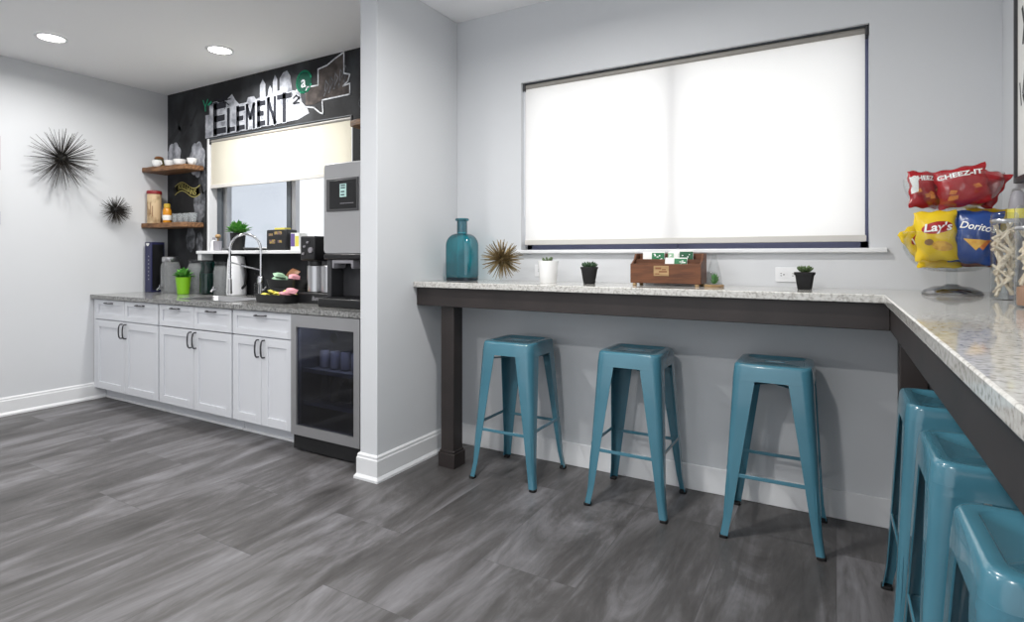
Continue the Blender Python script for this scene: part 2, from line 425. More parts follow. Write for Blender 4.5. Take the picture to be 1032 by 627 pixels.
# bar window: frame, pane, sill
def window(name, w, fw, fmat, y, mull=()):
    m = MB()
    m.box(w[0], w[1], y, y+.05, w[2], w[2]+fw); m.box(w[0], w[1], y, y+.05, w[3]-fw, w[3])
    m.box(w[0], w[0]+fw, y, y+.05, w[2], w[3]); m.box(w[1]-fw, w[1], y, y+.05, w[2], w[3])
    for a, b in mull: m.box(a, b, y-.01, y+.05, w[2], w[3])
    o = struct(m.build(name, fmat, bevel=.003, smooth=False))
    return o
w1 = window('window_1', BW, .035, M['navyframe'], YB+.085, ((-0.81, -0.76),))
MB().box(BW[0]+.03, BW[1]-.03, YB+.108, YB+.112, BW[2]+.03, BW[3]-.03).build('pane', M['glass'], w1, smooth=False)
struct(MB().box(BW[0]-.028, BW[1]+.07, YB-.032, YB+.08, BW[2]-.022, BW[2]).build('trim_1', M['trim'], bevel=.005))
w2 = window('window_2', KW, .03, M['whiteplastic'], YB+.085, ())
mm = MB()
mm.box(-4.902, -4.835, YB+.055, YB+.115, KW[2]+.03, KW[3]-.03); mm.box(-3.975, -3.925, YB+.07, YB+.115, KW[2]+.03, KW[3]-.03)
mm.box(-4.805, -3.925, YB+.085, YB+.115, KW[2]+.0, KW[2]+.02)
mm.build('sash', M['alum'], w2, smooth=False)
MB().box(-4.835, -4.785, YB+.075, YB+.12, KW[2]+.02, KW[3]-.03).build('sash_stile', M['steel_soft'], w2, smooth=False)
MB().box(-3.925, -3.875, YB+.078, YB+.12, KW[2]+.03, KW[3]-.03).build('sash_stile', M['steel_soft'], w2, smooth=False)
MB().box(-3.90, KW[1]-.03, YB+.108, YB+.112, KW[2]+.03, KW[3]-.03).build('pane', M['glass'], w2, smooth=False)
MB().box(-4.78, -3.95, YB+.094, YB+.098, KW[2]+.03, KW[3]-.03).build('pane', M['glass'], w2, smooth=False)
MB().box(-4.90, -3.93, YB+.126, YB+.128, KW[2]+.03, KW[3]-.03).build('insect_screen', M['screen'], w2, smooth=False)
# white casing strip at the left of the kitchen window and the ledge below it
struct(MB().box(KW[0]-.018, KW[0]+.006, YB-.012, YB+.084, KW[2], KW[3]).build('trim_2', M['trim'], bevel=.003, smooth=False))
ledge = MB(); ledge.box(-4.93, -3.05, YB-.125, YB+.085, 1.258, 1.285); ledge.box(-4.93, -4.875, YB-.11, YB-.0, 1.20, 1.258)
struct(ledge.build('trim_3', M['trim'], bevel=.004, smooth=False))

# ------------------------------------------------------------------ chalk drawing on the kitchen wall (parts of the wall)
def chalk(name, polys, m, layer, label=None):
    mb = MB(); y = YB - 0.0012*(layer+1)
    for p in polys:
        n = len(p); mb.add([(x, y, z) for x, z in p], [tuple(range(n))])
    o = mb.build(name, m, wall_kitchen, smooth=False)
    if label: o['label'] = label
    return o
def ribbon(pts, w):
    out = []
    for (x0, z0), (x1, z1) in zip(pts, pts[1:]):
        d = Vector((x1-x0, z1-z0)); L = d.length
        if L < 1e-6: continue
        d /= L; n = Vector((-d.y, d.x))*w/2; e = d*w*0.35
        out.append([(x0+n.x-e.x, z0+n.y-e.y), (x0-n.x-e.x, z0-n.y-e.y), (x1-n.x+e.x, z1-n.y+e.y), (x1+n.x+e.x, z1+n.y+e.y)])
    return out
# skyline silhouette
sky = [(-4.99, 2.31), (-4.99, 2.52), (-4.93, 2.52), (-4.93, 2.60), (-4.85, 2.62), (-4.80, 2.57), (-4.70, 2.58), (-4.66, 2.63), (-4.60, 2.66), (-4.55, 2.60), (-4.50, 2.56),
       (-4.40, 2.56), (-4.38, 2.60), (-4.30, 2.60), (-4.27, 2.57), (-4.22, 2.58), (-4.22, 2.68), (-4.185, 2.73), (-4.15, 2.68), (-4.15, 2.57), (-4.12, 2.58), (-4.11, 2.63), (-4.09, 2.66), (-4.07, 2.63),
       (-4.06, 2.58), (-4.055, 2.68), (-4.03, 2.74), (-4.0, 2.70), (-4.0, 2.60), (-3.97, 2.60), (-3.97, 2.70), (-3.93, 2.74), (-3.88, 2.75), (-3.84, 2.70), (-3.82, 2.58), (-3.78, 2.57), (-3.74, 2.60),
       (-3.72, 2.53), (-3.70, 2.47), (-3.64, 2.41), (-3.62, 2.37), (-3.75, 2.335)]
chalk('chalk_skyline', [sky], M['chalkgrey'], 0, 'grey and white chalk skyline behind the lettering')
chalk('chalk_towers', [[(-4.22, 2.55), (-4.22, 2.68), (-4.185, 2.725), (-4.15, 2.68), (-4.15, 2.55)], [(-4.12, 2.5), (-4.11, 2.63), (-4.09, 2.66), (-4.07, 2.63), (-4.06, 2.5)],
                       [(-4.055, 2.5), (-4.055, 2.68), (-4.03, 2.735), (-4.0, 2.69), (-4.0, 2.5)], [(-3.83, 2.36), (-3.82, 2.5), (-3.78, 2.55), (-3.72, 2.50), (-3.70, 2.43), (-3.74, 2.36)]], M['chalkedge'], 1)
def letter(ch, x0, x1, z0, z1, w):
    xm = (x0+x1)/2; zm = (z0+z1)/2; h = w/2
    a, b, c, d = x0+h, x1-h, z0+h*.8, z1-h*.8
    if ch == 'E': s = [[(a, z0), (a, z1)], [(a, d), (x1, d)], [(a, zm), (x1-.02, zm)], [(a, c), (x1, c)]]
    elif ch == 'L': s = [[(a, z0), (a, z1)], [(a, c), (x1, c)]]
    elif ch == 'M': s = [[(a-.004, z0), (a-.004, z1)], [(b+.004, z0), (b+.004, z1)], [(a, z1-.01), (xm, zm-.02)], [(xm, zm-.02), (b, z1-.01)]]
    elif ch == 'N': s = [[(a, z0), (a, z1)], [(b, z0), (b, z1)], [(a, z1), (b, z0)]]
    elif ch == 'T': s = [[(xm, z0), (xm, z1)], [(x0, d), (x1, d)]]
    elif ch == '2': s = [[(x0, z1-.02), (xm, z1)], [(xm, z1), (x1, z1-.025)], [(x1, z1-.025), (x0, z0+.012)], [(x0, z0+h), (x1, z0+h)]]
    return s
LET = [('E', -4.865, -4.695, 2.335, 2.60), ('L', -4.665, -4.565, 2.335, 2.53), ('E', -4.535, -4.43, 2.335, 2.53), ('M', -4.40, -4.285, 2.335, 2.535),
       ('E', -4.255, -4.16, 2.34, 2.54), ('N', -4.125, -4.01, 2.34, 2.55), ('T', -3.985, -3.835, 2.345, 2.56), ('2', -3.80, -3.73, 2.46, 2.53)]
for ch, x0, x1, z0, z1 in LET:
    w = .054 if ch == 'E' and z1 > 2.59 else (.014 if ch == '2' else (.031 if ch in 'MN' else .041))
    white = []; dark = []
    for s in letter(ch, x0, x1, z0, z1, w):
        dark += ribbon(s, w)
        white += ribbon(s, w+.013)
    chalk('chalk_letter_edge', white, M['chalkedge'], 2)
    chalk('chalk_letter', dark, M['chalkink'], 4, 'dark letter of the word ELEMENT')
chalk('chalk_block', [[(-4.985, 2.315), (-4.985, 2.50), (-4.885, 2.50), (-4.885, 2.315)]], M['chalkgrey'], 1)
# green @ sign
disc = arc(-3.675, 2.625, .085, 0, 360, 24)[:-1]
chalk('chalk_at_disc', [disc], mat('dim_green_chalk', (14, 78, 62), .9), 2)
chalk('chalk_at_ring', ribbon(arc(-3.675, 2.625, .085, 20, 340, 24), .016), M['chalkgreen'], 3)
tv, tf = text_geo('a', .13, .002)
a = MB(); a.add([(-3.680 + x, YB-.0062, 2.622 + y) for x, y in tv], tf); a.build('chalk_at_letter', M['chalk'], wall_kitchen, smooth=False)
# outline of a state
st = [(-3.719, 2.47), (-3.661, 2.534), (-3.64, 2.577), (-3.514, 2.575), (-3.514, 2.699), (-3.415, 2.713), (-3.33, 2.75), (-3.234, 2.782), (-3.234, 2.623), (-3.172, 2.605), (-3.193, 2.556),
      (-3.245, 2.527), (-3.172, 2.538), (-3.172, 2.456), (-3.47, 2.452), (-3.459, 2.345), (-3.50, 2.36), (-3.56, 2.405), (-3.661, 2.425), (-3.719, 2.47)]
chalk('chalk_state_fill', [st[1:13] + [(-3.172, 2.456), (-3.47, 2.452), (-3.56, 2.43), (-3.66, 2.44)]], M['chalkbrown'], 1)
chalk('chalk_state_outline', ribbon(st[1:], .011), M['chalk'], 3, 'thin white chalk outline beside the at sign')
scrib = []
for i in range(5):
    cxx = -3.42 + i*.052
    scrib += ribbon([(cxx-.03, 2.48+.02*i), (cxx+.02, 2.56+.02*i), (cxx-.01, 2.60+.02*i), (cxx-.02, 2.52)], .008)
chalk('chalk_scribble', scrib, M['chalkdim'], 2)
# green shoot, dark flower, clouds, branches
chalk('chalk_green_shoot', ribbon([(-5.02, 2.66), (-4.99, 2.60), (-4.985, 2.56)], .012) + ribbon([(-4.95, 2.66), (-4.985, 2.60)], .012) + ribbon([(-4.94, 2.61), (-4.90, 2.63)], .02), M['chalkgreen'], 2)
fl = []
for i in range(9):
    an = 2*pi*i/9; fl += ribbon([(-4.72, 2.62), (-4.72+.10*cos(an), 2.62+.075*sin(an))], .012)
chalk('chalk_flower', fl, M['chalkink'], 2)
def cloud(cx, cz, w, h):
    p = []
    for i in range(56):
        an = 2*pi*i/56; r = .92 + .14*abs(sin(an*3.5+.4))
        p.append((cx + w/2*r*cos(an), cz + h/2*r*sin(an)))
    return p
chalk('chalk_cloud', [cloud(-5.49, 2.20, .22, .24)], M['chalkgrey'], 0, 'grey chalk tree crown above the mugs, left')
chalk('chalk_cloud', [cloud(-5.115, 2.13, .24, .32)], M['chalkgrey'], 0, 'grey chalk tree crown beside the kitchen blind')
chalk('chalk_cloud', [cloud(-5.08, 1.72, .18, .34), cloud(-5.03, 1.92, .12, .22)], M['chalkdim'], 0)
chalk('chalk_cloud', [cloud(-5.22, 1.40, .14, .24), cloud(-5.08, 1.36, .10, .2)], M['chalkdim'], 0)
chalk('chalk_smoke', ribbon([(-5.55, 2.35), (-5.40, 2.45), (-5.28, 2.62)], .05) + ribbon([(-5.40, 2.33), (-5.22, 2.46), (-5.12, 2.58)], .03), mat('very_faint_chalk', (40, 41, 44), .9), 0)
ban = [[(-5.47 + .40*t, 1.86 + .035*sin(t*6.0)) for t in [i/10 for i in range(11)]]]
chalk('chalk_banner', ribbon(ban[0], .075), mat('banner_ink', (38, 37, 34), .9), 1)
chalk('chalk_banner_edge', ribbon([(x, z+.04) for x, z in ban[0]], .008) + ribbon([(x, z-.04) for x, z in ban[0]], .008), M['chalkyellow'], 2)
tv, tf = text_geo('KILLIANS', .072, .001)
a = MB(); a.add([(-5.27 + x, YB-.0055, 1.86 + .035*sin((x+.20)/.40*6.0) + y) for x, y in tv], tf); a.build('chalk_banner_lettering', M['chalkyellow'], wall_kitchen, smooth=False)
curl = []
for (cx, cz, r) in ((-3.03, 2.38, .05), (-2.99, 2.25, .06), (-3.0, 2.12, .05), (-2.96, 2.50, .06)):
    curl += ribbon(arc(cx, cz, r, 0, 300, 12), .012)
chalk('chalk_curls', curl, M['chalkdim'], 1)

# ------------------------------------------------------------------ roller blinds
def roller(name, w, ztop, zbot, yf, fab, label, drop=0):
    r = thing(name, ((w[0]+w[1])/2, yf, zbot), label, 'roller blind', 'roller blinds')
    hx = (w[1]-w[0])/2; H = ztop-zbot
    f = MB()
    n = 14; ls = []
    for i in range(n+1):
        z = .026 + (H-.045)*i/n
        ls.append([(-hx+.012, -.0005, z), (hx-.016, -.0005, z), (hx-.016, .0005, z), (-hx+.012, .0005, z)])
    f.loops(ls, True, True, True).build('fabric', fab, r, smooth=False)
    hem = MB().prism(rr2(hx-.010, .016, .006), -.007, .007); hem.build('hem_bar', M['hem'], r, bevel=.003, loc=(0, 0, .016))
    t = MB(); t.tube([(-hx+.01, .012, H-.022), (hx-.01, .012, H-.022)], .019, 16); t.build('roller_tube', M['greytube'], r)
    MB().box(-hx+.002, hx-.002, -.012, .034, H-.006, H+.001).build('head_rail', M['alum'], r, smooth=False)
    for s in (-1, 1):
        b = MB(); b.box(s*(hx-.009)-.007, s*(hx-.009)+.007, -.016, .04, H-.05, H-.001)
        b.build('bracket', M['charcoal'], r, bevel=.003)
    return r
def rr2(hx, hz, r): return rrect(hx, hz, r, 3)
b1 = roller('roller_blind', BW, BW[3], BW[2]+.030, YB+.035, M['blind_bar'], 'wide white roller blind drawn down over the bar window')
ch = MB(); ch.tube([(-.905, -.012, .18), (-.905, -.012, .98)], .0022, 6); ch.tube([(-.905, .004, .18), (-.905, .004, .98)], .0022, 6)
ch.tube([(-.905, -.012, .18), (-.905, -.004, .165), (-.905, .004, .18)], .0022, 6)
ch.build('pull_chain', M['whiteplastic'], b1)
roller('roller_blind', KW, KW[3], 1.85, YB+.010, M['blind_kit'], 'cream roller blind half lowered over the kitchen window')

# ------------------------------------------------------------------ recessed ceiling lights
def can_light(x, y, label, proto=None, power=LAMP_POWER):
    if proto is None:
        r = thing('recessed_light', (x, y, ZC), label, 'ceiling light', 'recessed ceiling lights')
        MB().lathe([(.098, -.0005), (.098, -.006), (.088, -.010), (.078, -.008), (.074, -.001)], n=36, cap0=False, cap1=False).build('trim_ring', M['trim'], r)
        MB().lathe([(.0001, -.004), (.076, -.004), (.076, -.001), (.0001, -.001)], n=36, cap0=False, cap1=False).build('lens', M['lampface'], r)
    else:
        r = copy_tree(proto); r.location = (x, y, ZC); r['label'] = label
    d = bpy.data.lights.new('downlight', 'AREA'); d.shape = 'DISK'; d.size = .15; d.energy = power; d.color = (1, .985, .96); d.spread = radians(165)
    lo = bpy.data.objects.new('downlight', d); COL.objects.link(lo); lo.parent = r; lo.location = (0, 0, -.016)
    return r
P = can_light(-4.83, 1.86, 'round recessed ceiling light farther from the chalkboard, nearer the left wall')
can_light(-4.02, 2.60, 'round recessed ceiling light just in front of the chalkboard wall', P)
for x, y, pw in ((-2.75, 0.6, 9), (-1.1, 1.75, 16), (-0.9, -0.6, 26), (-4.4, -0.2, 6)):  # extra unseen downlights, added to fill the bar side and open floor
    can_light(x, y, 'unseen recessed ceiling light added for fill, over the open floor', P, pw)

# ------------------------------------------------------------------ bar counter
CZ, CF, CX = 1.088, 2.635, 0.160          # top height, front edge of window run, edge of right run
top = MB().prismz([(SX1+.001, CF), (CX, CF), (CX, -.9), (XR-.002, -.9), (XR-.002, YB-.002), (SX1+.001, YB-.002)], CZ-.034, CZ)
tag(top.build('countertop', M['granite_light'], bevel=.004), 'pale speckled granite bar top running in an L along two walls', 'countertop')
fr = thing('counter_support', (-1.0, CF+.03, 0), 'espresso brown wooden apron and posts carrying the granite bar top', 'bar base')
def fpart(name, x0, x1, y0, y1, z0, z1, parent=fr, bevel=.003): 
    return MB().box(x0+1.0, x1+1.0, y0-CF-.03, y1-CF-.03, z0, z1).build(name, M['espresso'], parent, bevel=bevel)
fpart('apron', SX1+.003, .183, CF+.03, CF+.06, .945, CZ-.035)
fpart('apron', .183, .213, -.85, CF+.06, .945, CZ-.035)
for px in (-2.028, .216):
    p = fpart('post', px, px+.092, CF+.06, CF+.15, 0, .945 if px < 0 else CZ-.035)
    b = MB(); b.box(px+1.0-.012, px+1.0+.104, .018, .132, 0, .085); b.box(px+1.0-.006, px+1.0+.098, .024, .126, .085, .10)
    b.build('base_moulding', M['espresso'], p, bevel=.003)
fpart('filler_board', .312, .327, CF-.02, YB-.03, .70, CZ-.035)  # added board filling the dark area behind the corner post

# ------------------------------------------------------------------ stools
def make_stool():
    r = thing('bar_stool', (0, 0, 0), 'teal', 'bar stool', 'teal metal bar stools')
    S = .765
    K = 6
    def lp(h, rad, z): return [(x, y, z) for x, y in rrect(h, h, rad, K)]
    s = MB()
    s.loops([lp(.156, .043, .692), lp(.1625, .046, .692), lp(.160, .046, .72), lp(.1565, .045, S-.014), lp(.154, .044, S-.006), lp(.149, .042, S-.001), lp(.143, .04, S),
             lp(.124, .034, S), lp(.121, .033, S-.002), lp(.117, .032, S-.006),
             [(x, y, S-.006) for x, y in rrect(.047, .016, .0155, K)], [(x, y, S-.014) for x, y in rrect(.045, .014, .0135, K)], [(x, y, S-.014) for x, y in rrect(.050, .02, .019, K)],
             lp(.118, .032, S-.012), lp(.150, .040, S-.016), lp(.156, .043, .692)])
    s.build('seat', M['teal'], r, angle=50)
    zs = [.715, .60, .45, .30, .18, .09, .045, .012]
    def corner(z):
        c = .1605 + (.715-z)/.715*.036
        if z < .12: c += .010*((.12-z)/.12)**1.5
        return c
    def width(z): 
        t = min(1, max(0, (z-.06)/(.715-.06)))
        return .034 + (.098-.034)*t**1.1
    for sx, sy in ((-1, -1), (1, -1), (1, 1), (-1, 1)):
        lg = MB(); ls = []
        for z in zs:
            c, w = corner(z), width(z); rad = .014 + .030*min(1, z/.7); t = .0035
            out = [(c-w, c)] + [(c-rad+rad*sin(a), c-rad+rad*cos(a)) for a in [pi/2*i/6 for i in range(7)]] + [(c, c-w)]
            r2 = rad-t
            inn = [(c-t, c-w)] + [(c-rad+r2*cos(a), c-rad+r2*sin(a)) for a in [pi/2*i/6 for i in range(7)]] + [(c-w, c-t)]
            ls.append([(sx*x, sy*y, z) for x, y in out+inn])
        lg.loops(ls, True, True, True)
        # pressed ribs on the lower leg
        for dx, dy in ((.013, 0), (0, .013)):
            pts = []
            for z in (.05, .09, .16, .23, .29):
                c = corner(z)+.0002; pts.append((sx*(c-dx-(.004 if dx == 0 else 0)), sy*(c-dy-(.004 if dy == 0 else 0)), z))
            lg.tube(pts, [.001, .0035, .004, .0035, .001], 6)
        o = lg.build('leg', M['teal'], r, angle=50)
        c = corner(.005); w = .036
        cap = MB().prismz([(sx*x, sy*y) for x, y in rrect(w/2, w/2, .010, 3, c-w/2+.002, c-w/2+.002)], 0, .013)
        cap.build('foot_cap', M['rubber'], o, bevel=.002)
    c = corner(.29)-.004
    for k in range(4):
        b = MB(); z = .278 if k % 2 == 0 else .30
        b.loops([[(x, -c+dy, z+dz) for dy, dz in ((-.003, -.008), (.003, -.008), (.003, .008), (-.003, .008))] for x in (-c+.012, c-.012)], True, True, True)
        b.xf(Matrix.Rotation(k*pi/2, 4, 'Z'))
        b.build('stretcher', M['teal'], r, bevel=.0015)
    br = MB()
    for k in (0, 1):
        n0 = len(br.v)
        br.box(-.205, .205, -.011, .011, .664 - k*.004, .668 - k*.004); br.xf(Matrix.Rotation(pi/4 + k*pi/2, 4, 'Z'), n0)
    br.build('cross_brace', M['teal_dark'], r)
    return r
STOOLS = [(-1.575, 2.828, 0, 'teal metal bar stool under the window bar, nearest the dark post'),
          (-.887, 2.828, 0, 'teal metal bar stool under the window bar, middle of the three in a row'),
          (-.243, 2.825, 0, 'teal metal bar stool standing under the pot beside the wall outlet'),
          (.352, 2.34, 0, 'teal metal bar stool under the right bar run, farthest and innermost, near the corner'),
          (.350, 1.77, 0, 'teal metal bar stool under the right bar run, between two others'),
          (.350, 1.24, 0, 'teal metal bar stool closest to the camera, cut off by the lower right corner')]
s0 = make_stool()
for i, (x, y, rz, lab) in enumerate(STOOLS):
    o = s0 if i == 0 else copy_tree(s0)
    o.location = (x, y, 0); o.rotation_euler = (0, 0, rz); o['label'] = lab

# ------------------------------------------------------------------ kitchen run
KZ, KF = .906, 2.435
def shaker(mb, x0, x1, y, z0, z1, fr=.055, th=.02):
    """door or drawer front with recessed panel, front face at y"""
    mb.box(x0, x0+fr, y, y+th, z0, z1); mb.box(x1-fr, x1, y, y+th, z0, z1)
    mb.box(x0+fr, x1-fr, y, y+th, z0, z0+fr); mb.box(x0+fr, x1-fr, y, y+th, z1-fr, z1)
    mb.box(x0+fr, x1-fr, y+.009, y+th, z0+fr, z1-fr)
    return mb
def pull(x, y, z, vertical, L):
    m = MB(); h = L/2
    pts = []
    for t, d in ((-1, 0), (-1, .018), (-.8, .026), (-.4, .030), (0, .031), (.4, .030), (.8, .026), (1, .018), (1, 0)):
        pts.append((x, y-d, z+t*h) if vertical else (x+t*h, y-d, z))
    m.tube(pts, .0055, 8)
    return m
CABS = [(-5.59, -4.585, [-5.56, -5.09, -4.59], 2, 'white shaker base cabinet, two drawers over two doors, against the left wall'),
        (-4.58, -3.665, [-4.575, -4.12, -3.67], 2, 'white shaker base cabinet under the sink, between the two other cabinets'),
        (-3.66, -3.035, [-3.655, -3.345, -3.04], 1, 'white shaker base cabinet with a single drawer, beside the steel beverage cooler')]
for x0, x1, dx, nd, lab in CABS:
    ox = (x0+x1)/2; r = thing('base_cabinet', (ox, 2.47, 0), lab, 'cabinet', 'white kitchen base cabinets')
    g = .002
    body = MB(); body.box(x0-ox, x1-ox, .012, YB-.01-2.47, .10, KZ-.034 if nd == 1 or x0 < -5 else .66)
    if x0 < -5: body.box(x0-ox, dx[0]-ox-g, -.008, .012, .10, KZ-.034)
    body.build('carcass', M['cab'], r, smooth=False)
    MB().box(x0-ox, x1-ox, .085, .10, 0, .10).build('toe_kick', M['cab'], r, smooth=False)
    MB().box(x0-ox, x1-ox, .070, .085, 0, .018).build('shoe_moulding', M['trim'], r, bevel=.004)
    if nd == 2: spans = [(dx[0], dx[1]), (dx[1], dx[2])]
    else: spans = [(dx[0], dx[2])]
    for a, b in spans:
        d = shaker(MB(), a-ox+g, b-ox-g, -.010, .700, KZ-.040, .042).build('drawer', M['cab'], r, bevel=.0015, smooth=False)
        pull((a+b)/2-ox, -.010, KZ-.066, False, .10).build('handle', M['nickel'], d)
    for k, (a, b) in enumerate(((dx[0], dx[1]), (dx[1], dx[2]))):
        d = shaker(MB(), a-ox+g, b-ox-g, -.010, .105, .692, .058).build('door', M['cab'], r, bevel=.0015, smooth=False)
        hx = (b-.030 if k == 0 else a+.030)-ox
        pull(hx, -.010, .618, True, .115).build('handle', M['nickel'], d)
# worktop with a cut-out for the sink
SKX0, SKX1, SKY0, SKY1 = -4.46, -3.80, 2.54, 2.86
wt = MB()
wt.box(XL+.002, SKX0, KF, YB-.002, KZ-.032, KZ); wt.box(SKX1, SX0-.002, KF, YB-.002, KZ-.032, KZ)
wt.box(SKX0, SKX1, KF, SKY0, KZ-.032, KZ); wt.box(SKX0, SKX1, SKY1, YB-.002, KZ-.032, KZ)
tag(wt.build('countertop', M['granite_grey'], smooth=False), 'grey granite kitchen worktop with the sink let into it', 'countertop')
sk = thing('sink', ((SKX0+SKX1)/2, (SKY0+SKY1)/2, KZ), 'stainless steel sink set into the grey granite worktop', 'sink')
hx, hy = (SKX1-SKX0)/2, (SKY1-SKY0)/2
bs = MB(); ls = []
for h_, z, rr in ((.0, .002, .05), (.0, .004, .05), (-.018, .004, .05), (-.022, -.002, .048), (-.03, -.14, .045), (-.05, -.165, .04)):
    ls.append([(x, y, z) for x, y in rrect(hx+.012+h_, hy+.012+h_, rr, 4)])
bs.loops(ls, True, False, True).build('basin', M['steel'], sk)
MB().lathe([(.0001, -.163), (.04, -.163), (.045, -.160)], n=20, cap0=False, cap1=False).build('drain', M['chrome'], sk)

# beverage cooler
bx0, bx1 = -3.028, -2.43; bo = (bx0+bx1)/2; bw = (bx1-bx0)/2
r = thing('beverage_cooler', (bo, 2.455, 0), 'stainless framed glass-door beverage cooler under the grey worktop', 'beverage cooler')
c = MB(); yb = .58
c.box(-bw+.004, -bw+.03, .03, yb, .10, .872); c.box(bw-.03, bw-.004, .03, yb, .10, .872); c.box(-bw+.03, bw-.03, .03, yb, .10, .13); c.box(-bw+.03, bw-.03, .03, yb, .845, .872); c.box(-bw+.03, bw-.03, yb-.03, yb, .13, .845)
c.build('carcass', mat('dark_cooler_liner', (74, 76, 84), .6), r, smooth=False)
d = MB(); f1 = .048
d.box(-bw, -bw+f1, -.015, .025, .105, .868); d.box(bw-f1, bw, -.015, .025, .105, .868); d.box(-bw+f1, bw-f1, -.015, .025, .105, .165); d.box(-bw+f1, bw-f1, -.015, .025, .79, .868)
dr = d.build('door', M['steel_soft'], r, smooth=False)
MB().box(-bw+f1, bw-f1, -.004, .004, .165, .79).build('pane', M['doorglass'], dr, smooth=False)
MB().box(-bw+.01, bw-.01, .0, .05, .012, .098).build('toe_grille', M['blackmatte'], r, smooth=False)
led = bpy.data.lights.new('cooler_led', 'AREA'); led.shape = 'RECTANGLE'; led.size = .42; led.size_y = .03; led.energy = 1.7; led.color = (.82, .88, 1)
lo_ = bpy.data.objects.new('cooler_led', led); COL.objects.link(lo_); lo_.parent = r; lo_.location = (0, .07, .84)
for z in (.295, .505):
    sh = MB(); sh.box(-bw+.034, bw-.034, .05, .07, z-.014, z+.012); sh.box(-bw+.034, bw-.034, .07, .54, z-.004, z)
    sh.build('rack', M['steel_soft'], r, smooth=False)
MB().lathe([(.0001, 0), (.03, 0), (.034, .006), (.034, .012)], n=18, cap1=True).xf(Matrix.Rotation(pi/2, 4, 'X')).build('dial', M['blackmatte'], r, loc=(.02, .06, .73))
def bottle_thing(name, loc, prof, m, capm, label, cat, group=None, n=16):
    t = thing(name, loc, label, cat, group)
    MB().lathe(prof[0], n=n).build('body', m, t); MB().lathe(prof[1], n=n).build('cap', capm, t)
    return t
canp = ([(.024, 0), (.032, .008), (.032, .108), (.026, .118)], [(.026, .1185), (.027, .121), (.024, .1205)])
btp = ([(.028, 0), (.031, .006), (.031, .11), (.012, .155), (.012, .175)], [(.0135, .172), (.0135, .19), (.012, .192)])
cols = [M['greyplastic']]*5
for k in range(5):
    bottle_thing('drink_can', (bo-.19+.095*k, 2.62, .506), canp, cols[k], M['steel'], 'small drink can on the upper rack inside the beverage cooler', 'can', 'cans in the cooler')
for k in range(5):
    bottle_thing('drink_bottle', (bo-.19+.095*k, 2.62, .296), btp, M['greenglass'] if k % 2 else M['jarglass'], M['whiteplastic'], 'small drink bottle on the lower rack inside the beverage cooler', 'bottle', 'bottles in the cooler')

# corner shelves of live-edge wood
def live_shelf(z, label):
    front = []
    for i in range(13):
        t = i/12; x = XL + .004 + t*.590
        front.append((x, 2.853 + .06*t + .008*sin(i*1.9+z*3)))
    poly = front + [(XL+.60, YB-.008), (XL+.004, YB-.008)]
    ox, oy = -5.4, 3.0
    o = MB().prismz([(x-ox, y-oy) for x, y in poly], -.045, 0).build('wall_shelf', M['wood'], bevel=.006, loc=(ox, oy, z))
    return tag(o, label, 'shelf', 'live-edge corner shelves')
SHU, SHL = 2.06, 1.543
live_shelf(SHU, 'upper live-edge wooden corner shelf holding the white cups')
live_shelf(SHL, 'lower live-edge wooden corner shelf holding canister and glasses')

rs = MB().prismz([(-.13, -.10), (-.05, -.115), (.05, -.105), (.32, -.11), (.32, .075), (-.13, .075)], -.045, 0).build('wall_shelf', M['wood'], bevel=.006, loc=(-2.86, 3.01, 2.20))
tag(rs, 'end of a wooden shelf right of the kitchen blind, mostly hidden by the partition', 'shelf', 'live-edge corner shelves')
# cups on the upper shelf
def cup_proto(loc, label):
    t = thing('cup', loc, label, 'cup', 'white cups on the upper shelf')
    MB().lathe([(.022, 0), (.026, .003), (.038, .03), (.042, .060), (.0405, .061), (.036, .03), (.022, .006), (.0001, .006)], n=24, cap1=False).build('bowl', M['ceramic'], t)
    pts = [(.037 + .024*sin(pi*i/10), 0, .050 - .036*i/10) for i in range(11)]
    MB().tube(pts, .0045, 8).build('handle', M['ceramic'], t)
    return t
SPOT = [(-5.434, 2.90, .2, 'white cup in front of the brown jar on the upper shelf'), (-5.35, 2.965, .9, 'white cup right of the brown jar on the upper shelf'),
        (-5.19, 2.97, 2.6, 'white cup left of the endmost cup on the upper shelf'), (-5.05, 3.0, -.2, 'white cup with its handle out, at the right end of the upper shelf')]
cp = None
for x, y, rz, lab in SPOT:
    cp2 = cup_proto((x, y, SHU), lab) if cp is None else copy_tree(cp)
    cp = cp or cp2
    cp2.location = (x, y, SHU); cp2.rotation_euler = (0, 0, rz); cp2['label'] = lab
    if lab.startswith('white cup left'): cp2.scale = (1.25, 1.25, .95)
t = thing('ceramic_jar', (-5.545, 2.98, SHU), 'squat brown and green jar at the left end of the upper shelf', 'jar')
MB().lathe([(.03, 0), (.042, .01), (.046, .05), (.040, .085), (.034, .09)], n=22).build('body', M['brownjar'], t)
MB().lathe([(.036, .0905), (.040, .096), (.030, .112), (.010, .118)], n=22).build('lid', M['brown'], t)
t = thing('canister', (-5.532, 2.93, SHL), 'tall tan printed canister with a dark red lid on the lower shelf', 'canister')
MB().lathe([(.056, 0), (.058, .004), (.058, .27), (.056, .274)], n=30).build('body', M['tan'], t)
MB().lathe([(.061, .272), (.062, .276), (.062, .296), (.056, .304), (.03, .306)], n=30).build('lid', M['redlid'], t)
pr = MB()
for kk in range(5):
    a0 = -1.9 + kk*.28; z0 = .06 + .02*(kk % 2); z1 = .19 - .03*(kk % 3)
    pr.add([(.0586*cos(a), .0586*sin(a), z) for a, z in ((a0, z0), (a0+.10, z0), (a0+.10, z1), (a0, z1))], [(0, 1, 2, 3)])
pr.build('printed_picture', M['brown'], t, smooth=False)
t = thing('honey_bottle', (-5.41, 2.98, SHL), 'amber bottle with a pale label and yellow cap on the lower shelf', 'bottle')
